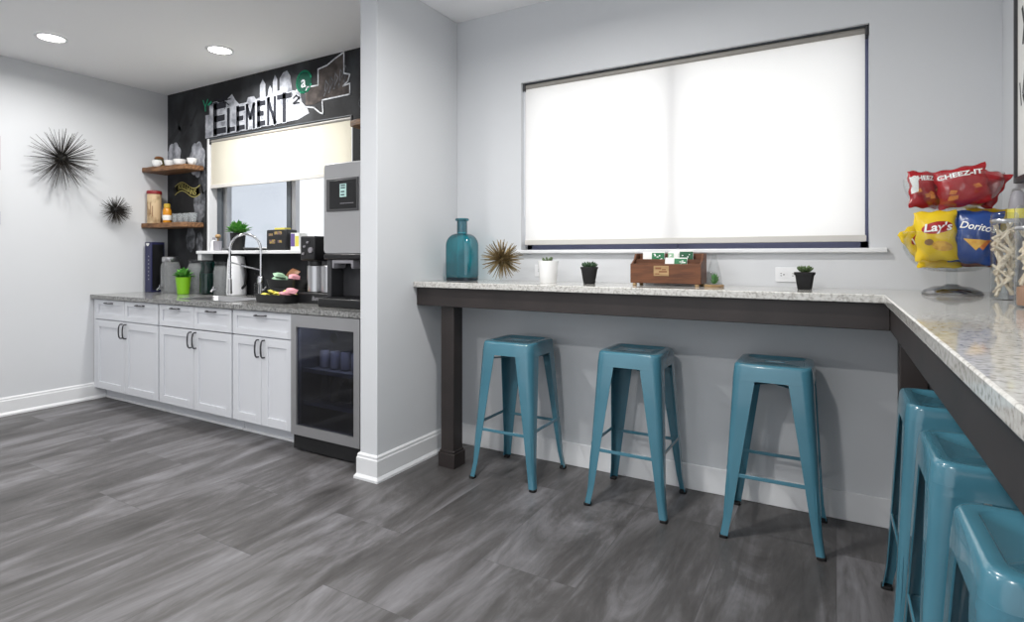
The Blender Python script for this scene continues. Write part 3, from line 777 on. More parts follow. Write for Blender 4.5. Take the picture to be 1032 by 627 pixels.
MB().lathe([(.034, 0), (.036, .004), (.036, .12), (.026, .14), (.024, .145)], n=22).build('body', M['amber'], t)
MB().lathe([(.0365, .03), (.0367, .031), (.0367, .075), (.0365, .076)], n=22, cap0=False, cap1=False).build('label_band', M['paper'], t)
MB().lathe([(.027, .1455), (.027, .178), (.022, .183)], n=22).build('cap', M['amberdark'], t)
g0 = None
for k, x in enumerate((-5.30, -5.21, -5.12, -5.03)):
    g = g0.copy() if g0 else MB().lathe([(.024, 0), (.028, .002), (.034, .085), (.0325, .086), (.026, .010), (.0001, .009)], n=22, cap1=False).build('drinking_glass', M['dispglass'])
    if g0: COL.objects.link(g)
    g0 = g0 or g
    g.location = (x, 3.0, SHL)
    tag(g, 'small clear drinking glass in the row on the lower shelf', 'glass', 'small glasses on the lower shelf')

# ------------------------------------------------------------------ plants
def foliage(parent, name, m, n, r, h, leaf, z0=0.0, seed=1):
    rnd = random.Random(seed); mb = MB()
    for i in range(n):
        an = rnd.uniform(0, 2*pi); el = rnd.uniform(.15, 1.45); q = rnd.uniform(.35, 1)
        base = Vector((cos(an)*r*.2*q, sin(an)*r*.2*q, z0))
        d = Vector((cos(an)*cos(el)*r, sin(an)*cos(el)*r, sin(el)*h))*q
        tip = base + d; side = Vector((-sin(an), cos(an), 0))*leaf*.5
        mid = base + d*.72 + Vector((0, 0, leaf*.25))
        nrm = d.cross(side).normalized()*leaf*.12
        mb.add([base + d*.35, mid - side + nrm, tip + d.normalized()*leaf*.35, mid + side + nrm, mid - nrm], [(0, 1, 4), (1, 2, 4), (2, 3, 4), (3, 0, 4)])
        mb.tube([base, base + d*.4], .0012, 4, False)
    return mb.build(name, m, parent, smooth=False)
def potted(loc, label, potprof, potm, leafm, soilz, soilr, n, r, h, leaf, seed, group=None, rosette=False, square=False):
    t = thing('potted_plant', loc, label, 'potted plant', group)
    if square:
        ls = [[(x, y, z) for x, y in rrect(q, q, q*.35, 4)] for q, z in potprof]
        MB().loops(ls, True, True, True).build('pot', potm, t)
    else: MB().lathe(potprof, n=26, cap1=False).build('pot', potm, t)
    MB().lathe([(.0001, soilz), (soilr, soilz), (soilr, soilz-.004)], n=18, cap0=False).build('soil', M['soil'], t)
    if rosette:
        rnd = random.Random(seed); mb = MB()
        for k in range(n):
            an = k*2.4; q = .3 + .7*k/n; el = 1.3 - 1.0*q
            d = Vector((cos(an)*cos(el), sin(an)*cos(el), sin(el)))
            b = Vector((d.x*.006, d.y*.006, soilz)); L = h*(.7+.3*q)
            mb.tube([b, b+d*L*.5, b+d*L*.85 + Vector((0, 0, .004)), b+d*L + Vector((0, 0, .007))], [leaf*.5, leaf, leaf*.75, .0006], 6)
        mb.build('foliage', leafm, t)
    else: foliage(t, 'foliage', leafm, n, r, h, leaf, soilz, seed)
    return t

# ------------------------------------------------------------------ things on the kitchen worktop
t = thing('carton', (-5.505, 2.92, KZ), 'tall navy blue carton with a white mark in the worktop corner', 'carton')
MB().box(-.053, .053, -.06, .06, 0, .462).build('body', M['navy'], t, bevel=.004)
MB().box(.0532, .0536, -.05, .05, .02, .44).build('side_panel', M['black'], t, smooth=False)
MB().add([(x, -.0607, z) for x, z in arc(-.005, .452, .028, 180, 360, 12)], [tuple(range(13))]).build('white_mark', M['paper'], t, smooth=False)
sp = MB()
for k in range(7): sp.add([(x, -.0607, z) for x, z in arc(.012, .12+.035*k, .008, 0, 360, 8)[:-1]], [tuple(range(8))])
sp.build('dotted_print', M['greyplastic'], t, smooth=False)
def jar_disp(loc, label, s, lidm=None):
    t = thing('drink_dispenser', loc, label, 'drink dispenser', 'glass drink dispensers')
    MB().lathe([(.060*s, 0), (.066*s, .006), (.070*s, .05), (.070*s, .21*s/1), (.060*s, .245*s), (.055*s, .255*s)], n=28, cap1=False).build('jar', M['dispglass'], t)
    MB().lathe([(.060*s, .252*s), (.062*s, .256*s), (.062*s, .285*s), (.055*s, .292*s)], n=28).build('lid', lidm or M['steel'], t)
    sp = MB(); sp.tube([(.01, -.067*s, .045), (.012, -.10*s, .045), (.014, -.112*s, .030)], .010, 8); sp.tube([(.010, -.09*s, .05), (.010, -.09*s, .075)], .006, 6)
    sp.build('spigot', M['chrome'], t)
    return t
jar_disp((-5.263, 2.93, KZ), 'clear glass drink dispenser with steel lid beside the navy carton', 1.12)
jar_disp((-4.985, 3.005, KZ), 'clear glass drink dispenser between the lime pot and green jug', 1.05, M['jarglass'])
jar_disp((-4.604, 3.0, KZ), 'clear glass drink dispenser right of the dark green jug', .98, M['jarglass'])
potted((-4.925, 2.85, KZ), 'leafy plant in a tapered lime green pot on the worktop', [(.042, 0), (.046, .004), (.062, .15), (.059, .15), (.056, .13)], M['lime'], M['leaf'], .135, .056, 90, .075, .095, .04, 3)
t = thing('jug', (-4.735, 2.95, KZ), 'dark green ribbed glass jug standing behind the faucet', 'jug')
MB().lathe([(.052, 0), (.060, .008), (.062, .05), (.058, .10), (.062, .15), (.058, .20), (.050, .235), (.054, .26), (.056, .285)], n=24, cap1=False).build('body', M['greenglass'], t)
MB().lathe([(.050, 0.003), (.056, .012), (.057, .05), (.054, .10), (.056, .15), (.053, .18), (.0001, .18)], n=24, cap1=False).build('contents', mat('dark_green_drink', (24, 74, 70), .3), t)
t = thing('water_pitcher', (-4.42, 3.01, KZ), 'tall white pitcher with a black side handle behind the faucet', 'pitcher')
MB().lathe([(.070, 0), (.078, .008), (.080, .04), (.072, .25), (.068, .30), (.062, .325), (.03, .335)], n=28).build('body', M['whiteplastic'], t)
MB().tube([(.068, .0, .26), (.11, .0, .25), (.125, .0, .18), (.115, .0, .09), (.072, .0, .06)], .011, 8).build('handle', M['black'], t)
t = thing('faucet', (-4.004, 2.94, KZ), 'tall chrome spring-neck kitchen faucet arching over the sink', 'faucet')
MB().lathe([(.030, 0), (.030, .008), (.022, .016), (.021, .10), (.027, .12), (.025, .16), (.018, .175)], n=20).build('base', M['chrome'], t)
fd = Vector((-.868, -.497, 0)).normalized()
pts = [(0, 0, .10), (0, 0, .24), (0, 0, .385)]
for i in range(1, 13):
    a = pi*i/12; pts.append(tuple(fd*(.125-.125*cos(a)) + Vector((0, 0, .385+.125*sin(a)))))
pts += [tuple(fd*.25 + Vector((0, 0, z))) for z in (.30, .22, .14)]
MB().tube(pts, .0095, 10).build('neck', M['chrome'], t)
coil = []
for i in range(2, 17):
    p0 = Vector(pts[i]); p1 = Vector(pts[min(i+1, len(pts)-1)])
    for k in range(8): coil.append(p0.lerp(p1, k/8))
cw = []
for i, p in enumerate(coil):
    dv = (coil[min(i+1, len(coil)-1)] - coil[max(i-1, 0)]).normalized(); sd = fd.cross(Vector((0, 0, 1))).normalized(); up = sd.cross(dv)
    a = i*2.1; cw.append(p + sd*.012*cos(a) + up*.012*sin(a))
MB().tube(cw, .0028, 5).build('spring', M['chrome'], t)
e = fd*.25
MB().lathe([(.013, .15), (.015, .14), (.016, .06), (.019, .045), (.019, .035), (.014, .03)], c=(e.x, e.y, 0), n=18).build('spray_head', M['steel'], t)
MB().tube([(0, 0, .22), tuple(fd*.13 + Vector((0, 0, .25))), tuple(fd*.25 + Vector((0, 0, .285)))], .006, 8).build('support_arm', M['chrome'], t)
MB().tube([(.018, 0, .06), (.05, -.01, .065), (.085, -.02, .09)], [.009, .007, .006], 8).build('lever', M['chrome'], t)
# soap bottle near the sink
t = thing('soap_bottle', (-4.16, 3.03, KZ), 'small clear soap bottle with a pump between pitcher and tray', 'soap bottle')
MB().lathe([(.028, 0), (.032, .005), (.032, .10), (.014, .125), (.012, .135)], n=18).build('body', M['jarglass'], t)
pm = MB(); pm.lathe([(.015, .133), (.015, .15), (.006, .152), (.006, .19)], n=12); pm.tube([(0, 0, .19), (.0, -.035, .188)], .006, 8); pm.build('pump', M['black'], t)

# snack trays
def tray(loc, hx, hy, h, label):
    t = thing('snack_tray', loc, label, 'tray', 'black snack trays')
    ls = [[(x, y, z) for x, y in rrect(a, b, .02, 4)] for a, b, z in ((hx-.012, hy-.012, 0), (hx, hy, h), (hx-.006, hy-.006, h), (hx-.018, hy-.018, .006))]
    MB().loops(ls, True, True, True).build('tray', M['black'], t)
    return t
tray((-3.47, 2.69, KZ), .165, .085, .06, 'low black tray of wrapped snacks at the front of the worktop')
tt = tray((-3.62, 2.90, KZ+.0), .165, .085, .06, 'taller black tray of packets behind the front snack tray')
for ch_ in kids(tt): ch_.location.z = .095
MB().box(-.15, .15, -.07, .07, 0, .095).build('riser', M['black'], tt, bevel=.004)
def packet(loc, sx, sy, sz, m, label, rz=0, rx=0, grp='wrapped snacks in the trays'):
    mb = MB(); n = 6; ls = []
    for i in range(n+1):
        u = -1 + 2*i/n; hh = sz*(1-abs(u)**3)+.0015; ww = sy*(1-.08*abs(u))
        ls.append([(u*sx, -ww, 0), (u*sx, -ww*.5, -hh), (u*sx, ww*.5, -hh), (u*sx, ww, 0), (u*sx, ww*.5, hh), (u*sx, -ww*.5, hh)])
    o = mb.loops(ls, True, True, True).build('snack_packet', m, loc=loc); o.rotation_euler = (rx, .15, rz)
    return tag(o, label, 'snack', grp)
rnd = random.Random(5)
for k in range(8): packet((-3.575+.03*k, 2.665+.05*(k % 2), KZ+.052+.012*(k % 3)), .036, .022, .012, M['yellow'], 'small yellow wrapped snack heaped in the front black tray', rz=rnd.uniform(0, 3), rx=rnd.uniform(-.5, .5))
packet((-3.345, 2.70, KZ+.085), .04, .03, .016, M['pink'], 'pink wrapped snack at the right end of the front tray', .6, .5)
packet((-3.36, 2.655, KZ+.066), .04, .026, .014, M['pink'], 'pink wrapped snack lying lower at the right end of the front tray', 1.6, .2)
packet((-3.70, 2.89, KZ+.165), .06, .035, .018, M['mint'], 'mint green packet lying in the rear black tray', .3, .5)
packet((-3.665, 2.85, KZ+.185), .045, .03, .016, M['mint'], 'pale green packet on top of the mint one in the rear tray', 1.2, .4)
packet((-3.60, 2.92, KZ+.20), .075, .04, .018, M['brown'], 'brown packet leaning up in the rear black tray', -.3, .8)
packet((-3.53, 2.875, KZ+.175), .04, .03, .016, M['pink'], 'pink packet at the right of the rear black tray', .9, .5)
t = thing('paper_bag', (-3.40, 2.97, KZ), 'white paper bag standing left of the steel coffee urns', 'paper bag')
ls = []
for z, a, b in ((0, .055, .035), (.12, .056, .035), (.22, .054, .022), (.28, .052, .006)): ls.append([(x+.03*z, y, z) for x, y in rrect(a, b, .004, 2)])
MB().loops(ls, True, True, True).build('body', M['paper'], t)
MB().box(-.045, .06, -.010, .010, .265, .285).build('folded_top', M['paper'], t)

# coffee urns
t = thing('coffee_dispenser', (-3.16, 2.83, KZ), 'twin stainless coffee urns on a black base left of the ice machine', 'coffee dispenser')
MB().box(-.165, .155, -.10, .12, 0, .075).build('base', M['black'], t, bevel=.006)
for k, x in enumerate((-.088, .052)):
    u = MB().lathe([(.060, .076), (.064, .080), (.064, .262), (.060, .266)], n=30).build('urn', M['steel'], t, loc=(x, .01, 0))
    MB().lathe([(.045, .0), (.06, .004), (.06, .03), (.0001, .034)], n=26, cap1=False).build('lid', M['black'], u, loc=(0, 0, .2665))
MB().box(-.165, -.018, -.072, .095, .302, .475).build('control_head', M['black'], t, bevel=.01)
kn = MB()
for (x, z, rr) in ((-.05, .375, .02), (-.115, .40, .008), (-.125, .35, .008), (-.08, .43, .008)):
    kn.tube([(x, -.072, z), (x, -.084, z)], rr, 14)
kn.build('dials', M['greyplastic'], t)
tv, tf = text_geo('Bunn', .04, .0008, .2)
mb = MB(); mb.add([(.03+x, -.1005, .038+y) for x, y in tv], tf); mb.build('base_lettering', M['greyplastic'], t, smooth=False)

# ice and water machine
ix0, ix1, iy = -2.955, -2.50, 2.64
io = (ix0+ix1)/2; iw = (ix1-ix0)/2
t = thing('ice_machine', (io, iy, KZ), 'tall grey countertop ice and water dispenser beside the white partition', 'ice dispenser')
MB().prism([(x, z+.645) for x, z in rrect(iw, .297, .028, 5)], 0, .40).build('cabinet', mat('silver_grey_plastic', (176, 176, 178), .4, .15), t, bevel=.006)
bz = MB(); bz.box(-iw+.035, iw-.135, -.010, .002, .625, .84); p = bz.build('bezel', M['darkgrey'], t, bevel=.004)
MB().box(-iw+.068, iw-.147, -.0125, -.009, .64, .825).build('glass_panel', M['black'], p, bevel=.002)
sc = MB().box(-.062, -.004, -.0145, -.0122, .715, .80).build('screen', M['cyan'], p, smooth=False)
ik = MB()
for kz in (.725, .745, .77, .785): ik.box(-.052, -.02 + .006*(kz > .75), -.0150, -.0144, kz, kz+.008)
ik.build('screen_print', M['screenink'], p, smooth=False)
ik = MB(); ik.box(-.06, .06, -.0133, -.0124, .672, .676); ik.build('panel_mark', M['greyplastic'], p, smooth=False)
lo = MB(); lo.box(-iw+.01, iw-.01, .13, .39, .06, .348); lo.box(-iw+.01, -iw+.05, .02, .13, .06, .348); lo.box(iw-.05, iw-.01, .02, .13, .06, .348)
lo.build('dispensing_bay', M['charcoal'], t, bevel=.006)
MB().box(-iw+.008, iw-.008, -.008, .13, .310, .3475).build('bay_hood', M['black'], t, bevel=.008)
sp = MB(); sp.prism([(x, z) for x, z in ((-.15, .308), (-.15, .255), (-.135, .25), (-.13, .285), (.02, .285), (.025, .25), (.04, .255), (.04, .308))], .0, .11)
sp.build('spout', M['greyplastic'], t, bevel=.006)
dt = MB(); dt.box(-iw, iw, -.05, .39, 0, .058); dt.build('drip_tray', M['black'], t, bevel=.008)
gr = MB()
for k in range(12): gr.box(-iw+.03+.034*k, -iw+.042+.034*k, -.035, .12, .0585, .063)
gr.build('drip_grille', M['charcoal'], t, smooth=False)

# ------------------------------------------------------------------ things on the window ledge
LZ = 1.285
potted((-4.43, 3.03, LZ), 'bushy green plant in a black pot on the kitchen window ledge', [(.045, 0), (.05, .004), (.062, .15), (.058, .15), (.055, .14)], M['blackmatte'], M['leaf'], .145, .055, 150, .105, .115, .035, 8)
t = thing('brush_cup', (-4.70, 3.02, LZ), 'grey cup holding a dish brush at the left of the window ledge', 'cup')
MB().lathe([(.028, 0), (.032, .003), (.036, .085), (.034, .085), (.03, .01), (.0001, .008)], n=22, cap1=False).build('cup', M['greyplastic'], t)
b_ = thing('dish_brush', (-4.70, 3.02, LZ+.012), 'pale wooden dish brush standing in the grey cup on the ledge', 'brush')
MB().tube([(0, 0, 0), (.004, 0, .08), (.006, 0, .10)], .006, 8).build('handle', M['palewood'], b_)
MB().ball((.006, 0, .115), .024, 14, 8, .8).build('head', M['palewood'], b_)
t = thing('soap_bottle', (-4.80, 3.05, LZ), 'small white bottle at the left end of the window ledge', 'bottle')
MB().lathe([(.022, 0), (.026, .004), (.026, .075), (.012, .09), (.010, .10)], n=18).build('body', M['whiteplastic'], t)
MB().lathe([(.013, .098), (.013, .118), (.010, .12)], n=14).build('cap', M['greyplastic'], t)
t = thing('dish', (-4.26, 3.03, LZ), 'low dark dish on the ledge between the plant and black box', 'dish')
MB().lathe([(.03, 0), (.06, .022), (.062, .025), (.055, .022), (.03, .006)], n=24).build('bowl', M['darkgrey'], t)
t = thing('box', (-3.868, 3.03, LZ), 'black box with coloured print on the kitchen window ledge', 'box')
MB().box(-.12, .12, -.055, .055, 0, .165).build('carton', M['black'], t, bevel=.012, segs=3)
MB().box(-.05, .07, -.03, .03, .166, .18).build('top_tab', M['yellow'], t, smooth=False)
lb = MB(); lb.cur = 0
for (x, z, w_, h_) in ((-.09, .115, .05, .02), (-.02, .125, .09, .025), (-.08, .055, .07, .03), (.02, .06, .05, .02)):
    lb.add([(x, -.0562, z), (x+w_, -.0562, z), (x+w_, -.0562, z+h_), (x, -.0562, z+h_)], [(0, 1, 2, 3)])
lb.build('print', mat('purple_gold_print', (104, 84, 96), .5, noise=(60, (176, 150, 70), .45, .6, ONE)), t, smooth=False)
t = thing('carton', (-3.672, 3.035, LZ), 'small white and purple carton right of the black box', 'carton')
MB().box(-.05, .05, -.04, .04, 0, .135).build('body', M['paper'], t, bevel=.003)
MB().box(-.046, .0, -.0408, -.0402, .03, .13).build('purple_panel', M['purple'], t, smooth=False)
MB().box(.004, .045, -.0408, -.0402, .03, .11).build('yellow_panel', M['yellow'], t, smooth=False)

# ------------------------------------------------------------------ spiky wall urchins
def urchin(name, loc, R, rc, n, m, cm, label, cat, axis, seed, thick, hemi, group=None, flat=1.0):
    t = thing(name, loc, label, cat, group)
    MB().ball((0, 0, 0), rc, 18, 12).build('core', cm, t)
    unit = None; rnd = random.Random(seed)
    for k in range(n):
        y = 1 - 2*(k+.5)/n; a = k*2.39996
        d = Vector((sqrt(1-y*y)*cos(a), sqrt(1-y*y)*sin(a), y))
        d = (d + Vector((rnd.uniform(-.12, .12), rnd.uniform(-.12, .12), rnd.uniform(-.12, .12)))).normalized()
        if hemi:
            d.x = abs(d.x)*flat; d.normalize()
        L = R*rnd.uniform(.86, 1.0)
        if unit is None:
            s = MB().tube([(0, 0, rc*.8), (0, 0, R*.55), (0, 0, R)], [thick, thick*.9, thick*.45], 6).build('spine', m, t); unit = s
        else:
            s = unit.copy(); COL.objects.link(s)
        s.rotation_mode = 'QUATERNION'; s.rotation_quaternion = Vector((0, 0, 1)).rotation_difference(d); s.scale = (1, 1, L/R)
    rnd = random.Random(seed+50); mb = MB()          # the rest of the spines, finer and shorter
    for k in range(90):
        d = Vector((rnd.gauss(0, 1), rnd.gauss(0, 1), rnd.gauss(0, 1))).normalized()
        if hemi: d.x = abs(d.x)*flat; d.normalize()
        mb.tube([d*rc*.8, d*R*rnd.uniform(.7, .88)], [thick*.8, thick*.35], 5)
    tag(mb.build('fine_spines', m, t), kind='stuff')
    return t
urchin('wall_sculpture', (XL+.055, 2.204, 2.04), .262, .046, 100, M['gunmetal'], M['core'], 'large dark spiky metal starburst hanging on the left wall', 'wall sculpture', 'x', 3, .0024, True, 'spiky wall starbursts', .8)
urchin('wall_sculpture', (XL+.045, 2.610, 1.645), .136, .034, 90, M['gunmetal'], M['core'], 'small dark spiky metal starburst lower on the left wall', 'wall sculpture', 'x', 5, .0022, True, 'spiky wall starbursts', .8)
for o in [o for o in COL.objects if o.name.startswith('wall_sculpture')]: pass

# poster edge at the far left
t = thing('wall_poster', (XL, 1.66, 1.48), 'framed poster with a red edge cut off at the far left', 'poster')
MB().box(.001, .022, -.16, .16, 0, .68).build('panel', M['paper'], t, bevel=.003)
MB().box(.0222, .0235, .10, .16, .42, .68).build('red_band', M['redlid'], t, smooth=False)
MB().box(.0222, .0235, .10, .16, 0, .10).build('purple_band', M['purple'], t, smooth=False)

# ------------------------------------------------------------------ things on the bar top
t = thing('glass_bottle', (-2.005, 2.88, CZ), 'large square-shouldered teal glass bottle on the granite bar', 'bottle')
def bl(h, d, rr, z): return [(x, y, z) for x, y in rrect(h, d, rr, 6)]
b = MB()
neckr = .032
ls = [bl(.086, .056, .03, .012), bl(.093, .063, .034, .020), bl(.095, .065, .036, .04), bl(.095, .065, .036, .215)]
for i in range(1, 8):
    a = pi/2*i/7; q = cos(a)
    ls.append(bl(neckr + (.095-neckr)*q, neckr + (.065-neckr)*q, neckr*(1-q) + .036*q - .0005, .215 + .075*sin(a)))
ls += [bl(neckr, neckr, neckr-.0005, .295), bl(neckr*.98, neckr*.98, neckr*.98-.0005, .365), bl(.042, .042, .0415, .37), bl(.043, .043, .0425, .378), bl(.040, .040, .0395, .383), bl(.029, .029, .0285, .383), bl(.028, .028, .0275, .30)]
b.loops(ls, True, False, False).build('body', M['tealglass'], t, angle=60)
MB().loops([bl(.086, .056, .03, 0), bl(.093, .063, .034, .004), bl(.093, .063, .034, .019), bl(.08, .048, .03, .022)], True, True, True).build('base', M['tealglass_base'], t)

urchin('spiky_ornament', (-1.70, 2.85, CZ+.132), .130, .022, 100, M['bronze'], M['bronze'], 'gold spiky metal ball ornament beside the teal bottle', 'ornament', 'z', 11, .0034, False)

potted((-1.425, 2.90, CZ), 'small succulent in a tapered white pot on the granite bar', [(.045, 0), (.047, .003), (.059, .125), (.055, .125), (.052, .112)], M['ceramic'], M['leafolive'], .115, .053, 8, .04, .040, .007, 4, None, True)
potted((-1.17, 2.89, CZ), 'small dark succulent in a black tapered pot left of the tea box', [(.030, 0), (.032, .003), (.045, .080), (.048, .080), (.048, .092), (.044, .092)], M['blackmatte'], M['leafdark'], .086, .043, 22, .04, .045, .007, 6, 'black potted succulents', True)
potted((-.125, 2.89, CZ), 'small green succulent in a black square pot near the outlet', [(.027, 0), (.029, .003), (.038, .066), (.042, .066), (.043, .078), (.039, .078)], M['blackmatte'], M['leafolive'], .0785, .036, 16, .04, .036, .006, 9, 'black potted succulents', True, True)

# tea box
t = thing('tea_box', (-.755, 2.925, CZ), 'stained wooden tea organiser box with a pale label plate', 'tea box')
W, D0, D1 = .178, -.055, .085
fb = MB(); fb.box(-W, W, D0, D0+.010, .012, .112); fb.build('front', M['teawood'], t, bevel=.002)
fb = MB(); fb.box(-W, W, D1-.010, D1, .012, .165); fb.build('back', M['teawood'], t, bevel=.002)
for s in (-1, 1):
    x0, x1 = (W-.010, W) if s > 0 else (-W, -W+.010)
    pl = [(D0+.010, .012), (D1-.010, .012), (D1-.010, .165), (.02, .165), (.0, .135), (D0+.010, .112)]
    vs = [(x0, y, z) for y, z in pl] + [(x1, y, z) for y, z in pl]; n = len(pl)
    MB().add(vs, [tuple(range(n)), tuple(reversed(range(n, 2*n)))] + [(i, (i+1) % n, (i+1) % n+n, i+n) for i in range(n)]).build('side', M['teawood'], t, bevel=.002)
MB().box(-W+.010, W-.010, D0+.010, D1-.010, .012, .022).build('floor_board', M['teawood'], t)
MB().box(-W+.010, W-.010, .012, .018, .022, .135).build('divider', M['teawood'], t)
for x in (-.065, .115): MB().box(x-.003, x+.003, D0+.010, .012, .022, .112).build('divider', M['teawood'], t)
pl = MB(); pl.box(-.055, .022, D0-.003, D0, .050, .102); q = pl.build('label_plate', M['palewood'], t, bevel=.001)
ik = MB()
for (x, z, w_, h_) in ((-.046, .084, .03, .010), (-.012, .080, .02, .006), (-.028, .068, .042, .008), (-.046, .058, .02, .005)): ik.box(x, x+w_, D0-.0036, D0-.0029, z, z+h_)
ik.build('plate_print', M['brown'], q, smooth=False)
ft = MB()
for sx in (-1, 1):
    for yy in (D0+.012, D1-.012): ft.lathe([(.010, 0), (.012, .004), (.010, .012)], c=(sx*(W-.02), yy, 0), n=12)
ft.build('feet', M['palewood'], t)
def tea(x, y, z, w, tilt, pm, side, label):
    o = thing('tea_packet', (-.755+x, 2.925+y, CZ+z), label, 'tea packet', 'tea packets in the wooden box')
    o.rotation_euler = (tilt, 0, 0)
    b = MB(); ls = []
    for v in (0, .01, .05, .085, .092):
        th = .004 if .005 < v < .09 else .0008
        ls.append([(-w, -th*.3, v), (0, -th, v), (w, -th*.3, v), (w, th*.3, v), (0, th, v), (-w, th*.3, v)])
    b.loops(ls, True, True, True).build('sachet', M['paper'], o)
    k = MB(); x0, x1 = (-w*.15, w*.97) if side > 0 else (-w*.97, w*.15)
    k.box(x0, x1, -.0062, -.0040, .006, .086); g = k.build('green_print', pm, o, smooth=False)
    q = MB(); rn = random.Random(int((x+1)*1000))
    for i in range(7):
        cx = rn.uniform(x0+.006, x1-.014); cz = rn.uniform(.03, .078)
        q.box(cx, cx+rn.uniform(.004, .012), -.0068, -.0060, cz, cz+rn.uniform(.003, .006))
    q.build('pale_print', M['logowhite'], g, smooth=False)
tea(-.085, .046, .082, .058, -.10, M['teagreen'], 1, 'wide white and green tea packet at the rear left of the tea box')
tea(.060, .046, .088, .060, -.10, M['teagreen2'], 1, 'wide white and green tea packet at the rear right of the tea box')
tea(.045, -.018, .054, .056, -.25, M['teagreen'], 1, 'white and green tea packet leaning in the front row of the tea box')
tea(.020, .030, .080, .026, -.12, M['mint'], -1, 'narrow white tea packet between the rear and front rows of the tea box')
# glass terrarium
t = thing('terrarium', (-.520, 2.90, CZ), 'small cone-shaped glass terrarium with a green sprig on a wooden base', 'terrarium')
MB().lathe([(.044, 0), (.046, .003), (.046, .010), (.043, .012)], n=28).build('base', M['palewood'], t)
MB().lathe([(.036, .0125), (.038, .020), (.030, .07), (.014, .135), (.011, .155), (.013, .160)], n=28, cap1=False).build('glass', M['jarglass'], t)
foliage(t, 'sprig', M['leaf'], 26, .026, .055, .016, .016, 5)
# outlets
def outlet(x, z, label):
    t = thing('outlet', (x, YB, z), label, 'outlet', 'white wall outlets')
    MB().prism([(a, b) for a, b in rrect(.058, .036, .004, 3)], -.006, -.0005).build('cover_plate', M['trim'], t, bevel=.002)
    for s in (-1, 1):
        f = MB().prism([(a+s*.026, b) for a, b in rrect(.017, .017, .008, 4)], -.0075, -.0055).build('receptacle', M['trim'], t)
        sl = MB(); sl.box(s*.026-.009, s*.026-.002, -.0079, -.0074, .004, .0068); sl.box(s*.026-.009, s*.026-.002, -.0079, -.0074, -.0068, -.004); sl.box(s*.026+.004, s*.026+.009, -.0079, -.0074, -.003, .003)
        sl.build('slots', M['black'], f, smooth=False)
    return t
outlet(-.205, 1.148, 'white wall outlet behind the black square pot, under the window')
outlet(-1.548, 1.150, 'white wall outlet behind the gold spiky ornament')

# ------------------------------------------------------------------ snack stand with chip bags
SX, SY = .395, 2.80
t = thing('snack_stand', (SX, SY, CZ), 'two-tier clear bowl stand with an oval chrome foot on the bar', 'snack stand')
MB().lathe([(.098, 0), (.099, .006), (.092, .016), (.060, .030), (.030, .034), (.022, .040)], n=40).build('foot', mat('dark_chrome', (150, 150, 152), .16, 1.0), t)
MB().lathe([(.019, .04), (.019, .10), (.014, .105), (.014, .30), (.014, .345)], n=20).build('stem', M['clear'], t)
def bowl(rim, z0, z1, r0):
    pr = []
    for i in range(9):
        a = pi/2*i/8; pr.append((r0 + (rim-r0)*sin(a)**.8, z0 + (z1-z0)*(1-cos(a))))
    inn = [(r-.003, z+.003) for r, z in reversed(pr)]
    return MB().lathe([(.004, z0)] + pr + inn + [(.004, z0+.003)], n=44, cap0=False, cap1=False)
bowl(.168, .088, .245, .03).build('bowl', M['clear'], t)
bowl(.160, .335, .462, .03).build('bowl', M['clear'], t)
def bag(loc, w, h, d, rz, tilt, m, label, art=(), roll=0, back=0):
    t = thing('chip_bag', loc, label, 'chip bag', 'bags of chips in the stand')
    t.rotation_euler = (tilt, roll, rz)
    def prof(u, v):
        e = max(0, 1-abs(u)**2.4)**.8 * max(0, 1-abs(v)**3.2)**.75
        return d*e + .0022*sin(u*7+v*3)*e + .0012
    def X(u, v): return u*w/2*(1 - .07*(1-abs(v)**2)) + .0035*sin(v*9)*(abs(u) > .9)
    def Z(v, u): return v*h/2 + .003*sin(u*8)*(abs(v) > .97)
    nu, nv = 14, 18; mb = MB(); g = []
    for s in (-1, 1):
        for j in range(nv+1):
            for i in range(nu+1):
                u = -1+2*i/nu; v = -1+2*j/nv
                g.append((X(u, v), s*prof(u, v), Z(v, u)))
    N = (nu+1)*(nv+1); fs = []
    for s in (0, 1):
        for j in range(nv):
            for i in range(nu):
                a = s*N + j*(nu+1)+i; fs.append((a, a+1, a+nu+2, a+nu+1))
    for j in range(nv):
        for i in (0, nu):
            a = j*(nu+1)+i; fs.append((a, a+nu+1, a+nu+1+N, a+N))
    for j in (0, nv):
        for i in range(nu):
            a = j*(nu+1)+i; fs.append((a, a+1, a+1+N, a+N))
    body = mb.add(g, fs).build('bag', m, t, angle=60)
    for nm, geo, am, lift in art:
        vs, fcs = geo
        MB().add([(X(x, z), -prof(x, z) - lift, Z(z, x)) for x, z in vs], fcs).build(nm, am, t, smooth=False)
    return t
def poly_geo(pts): return fan(pts)
def fan(pts, rings=5):                         # subdivided so that it follows the curved bag
    cx = sum(p[0] for p in pts)/len(pts); cz = sum(p[1] for p in pts)/len(pts); n = len(pts)
    vs = [(cx, cz)]; fs = []
    for r in range(1, rings+1):
        for p in pts: vs.append((cx+(p[0]-cx)*r/rings, cz+(p[1]-cz)*r/rings))
    for i in range(n): fs.append((0, 1+i, 1+(i+1) % n))
    for r in range(rings-1):
        for i in range(n):
            a = 1+r*n+i; b = 1+r*n+(i+1) % n; fs.append((a, b, b+n, a+n))
    return vs, fs
def dens(pts, k=5):
    out = []
    for (a, b), (c, d) in zip(pts, pts[1:]+pts[:1]):
        for i in range(k): out.append((a+(c-a)*i/k, b+(d-b)*i/k))
    return out
def txt(s, size, x, z, aspect, bold=.0, shear=0.0, rot=0):
    vs, fs = text_geo(s, size, bold, shear)
    cr, sr = cos(rot), sin(rot)
    return [(x + (a*cr-b*sr), z + (a*sr+b*cr)*aspect) for a, b in vs], fs
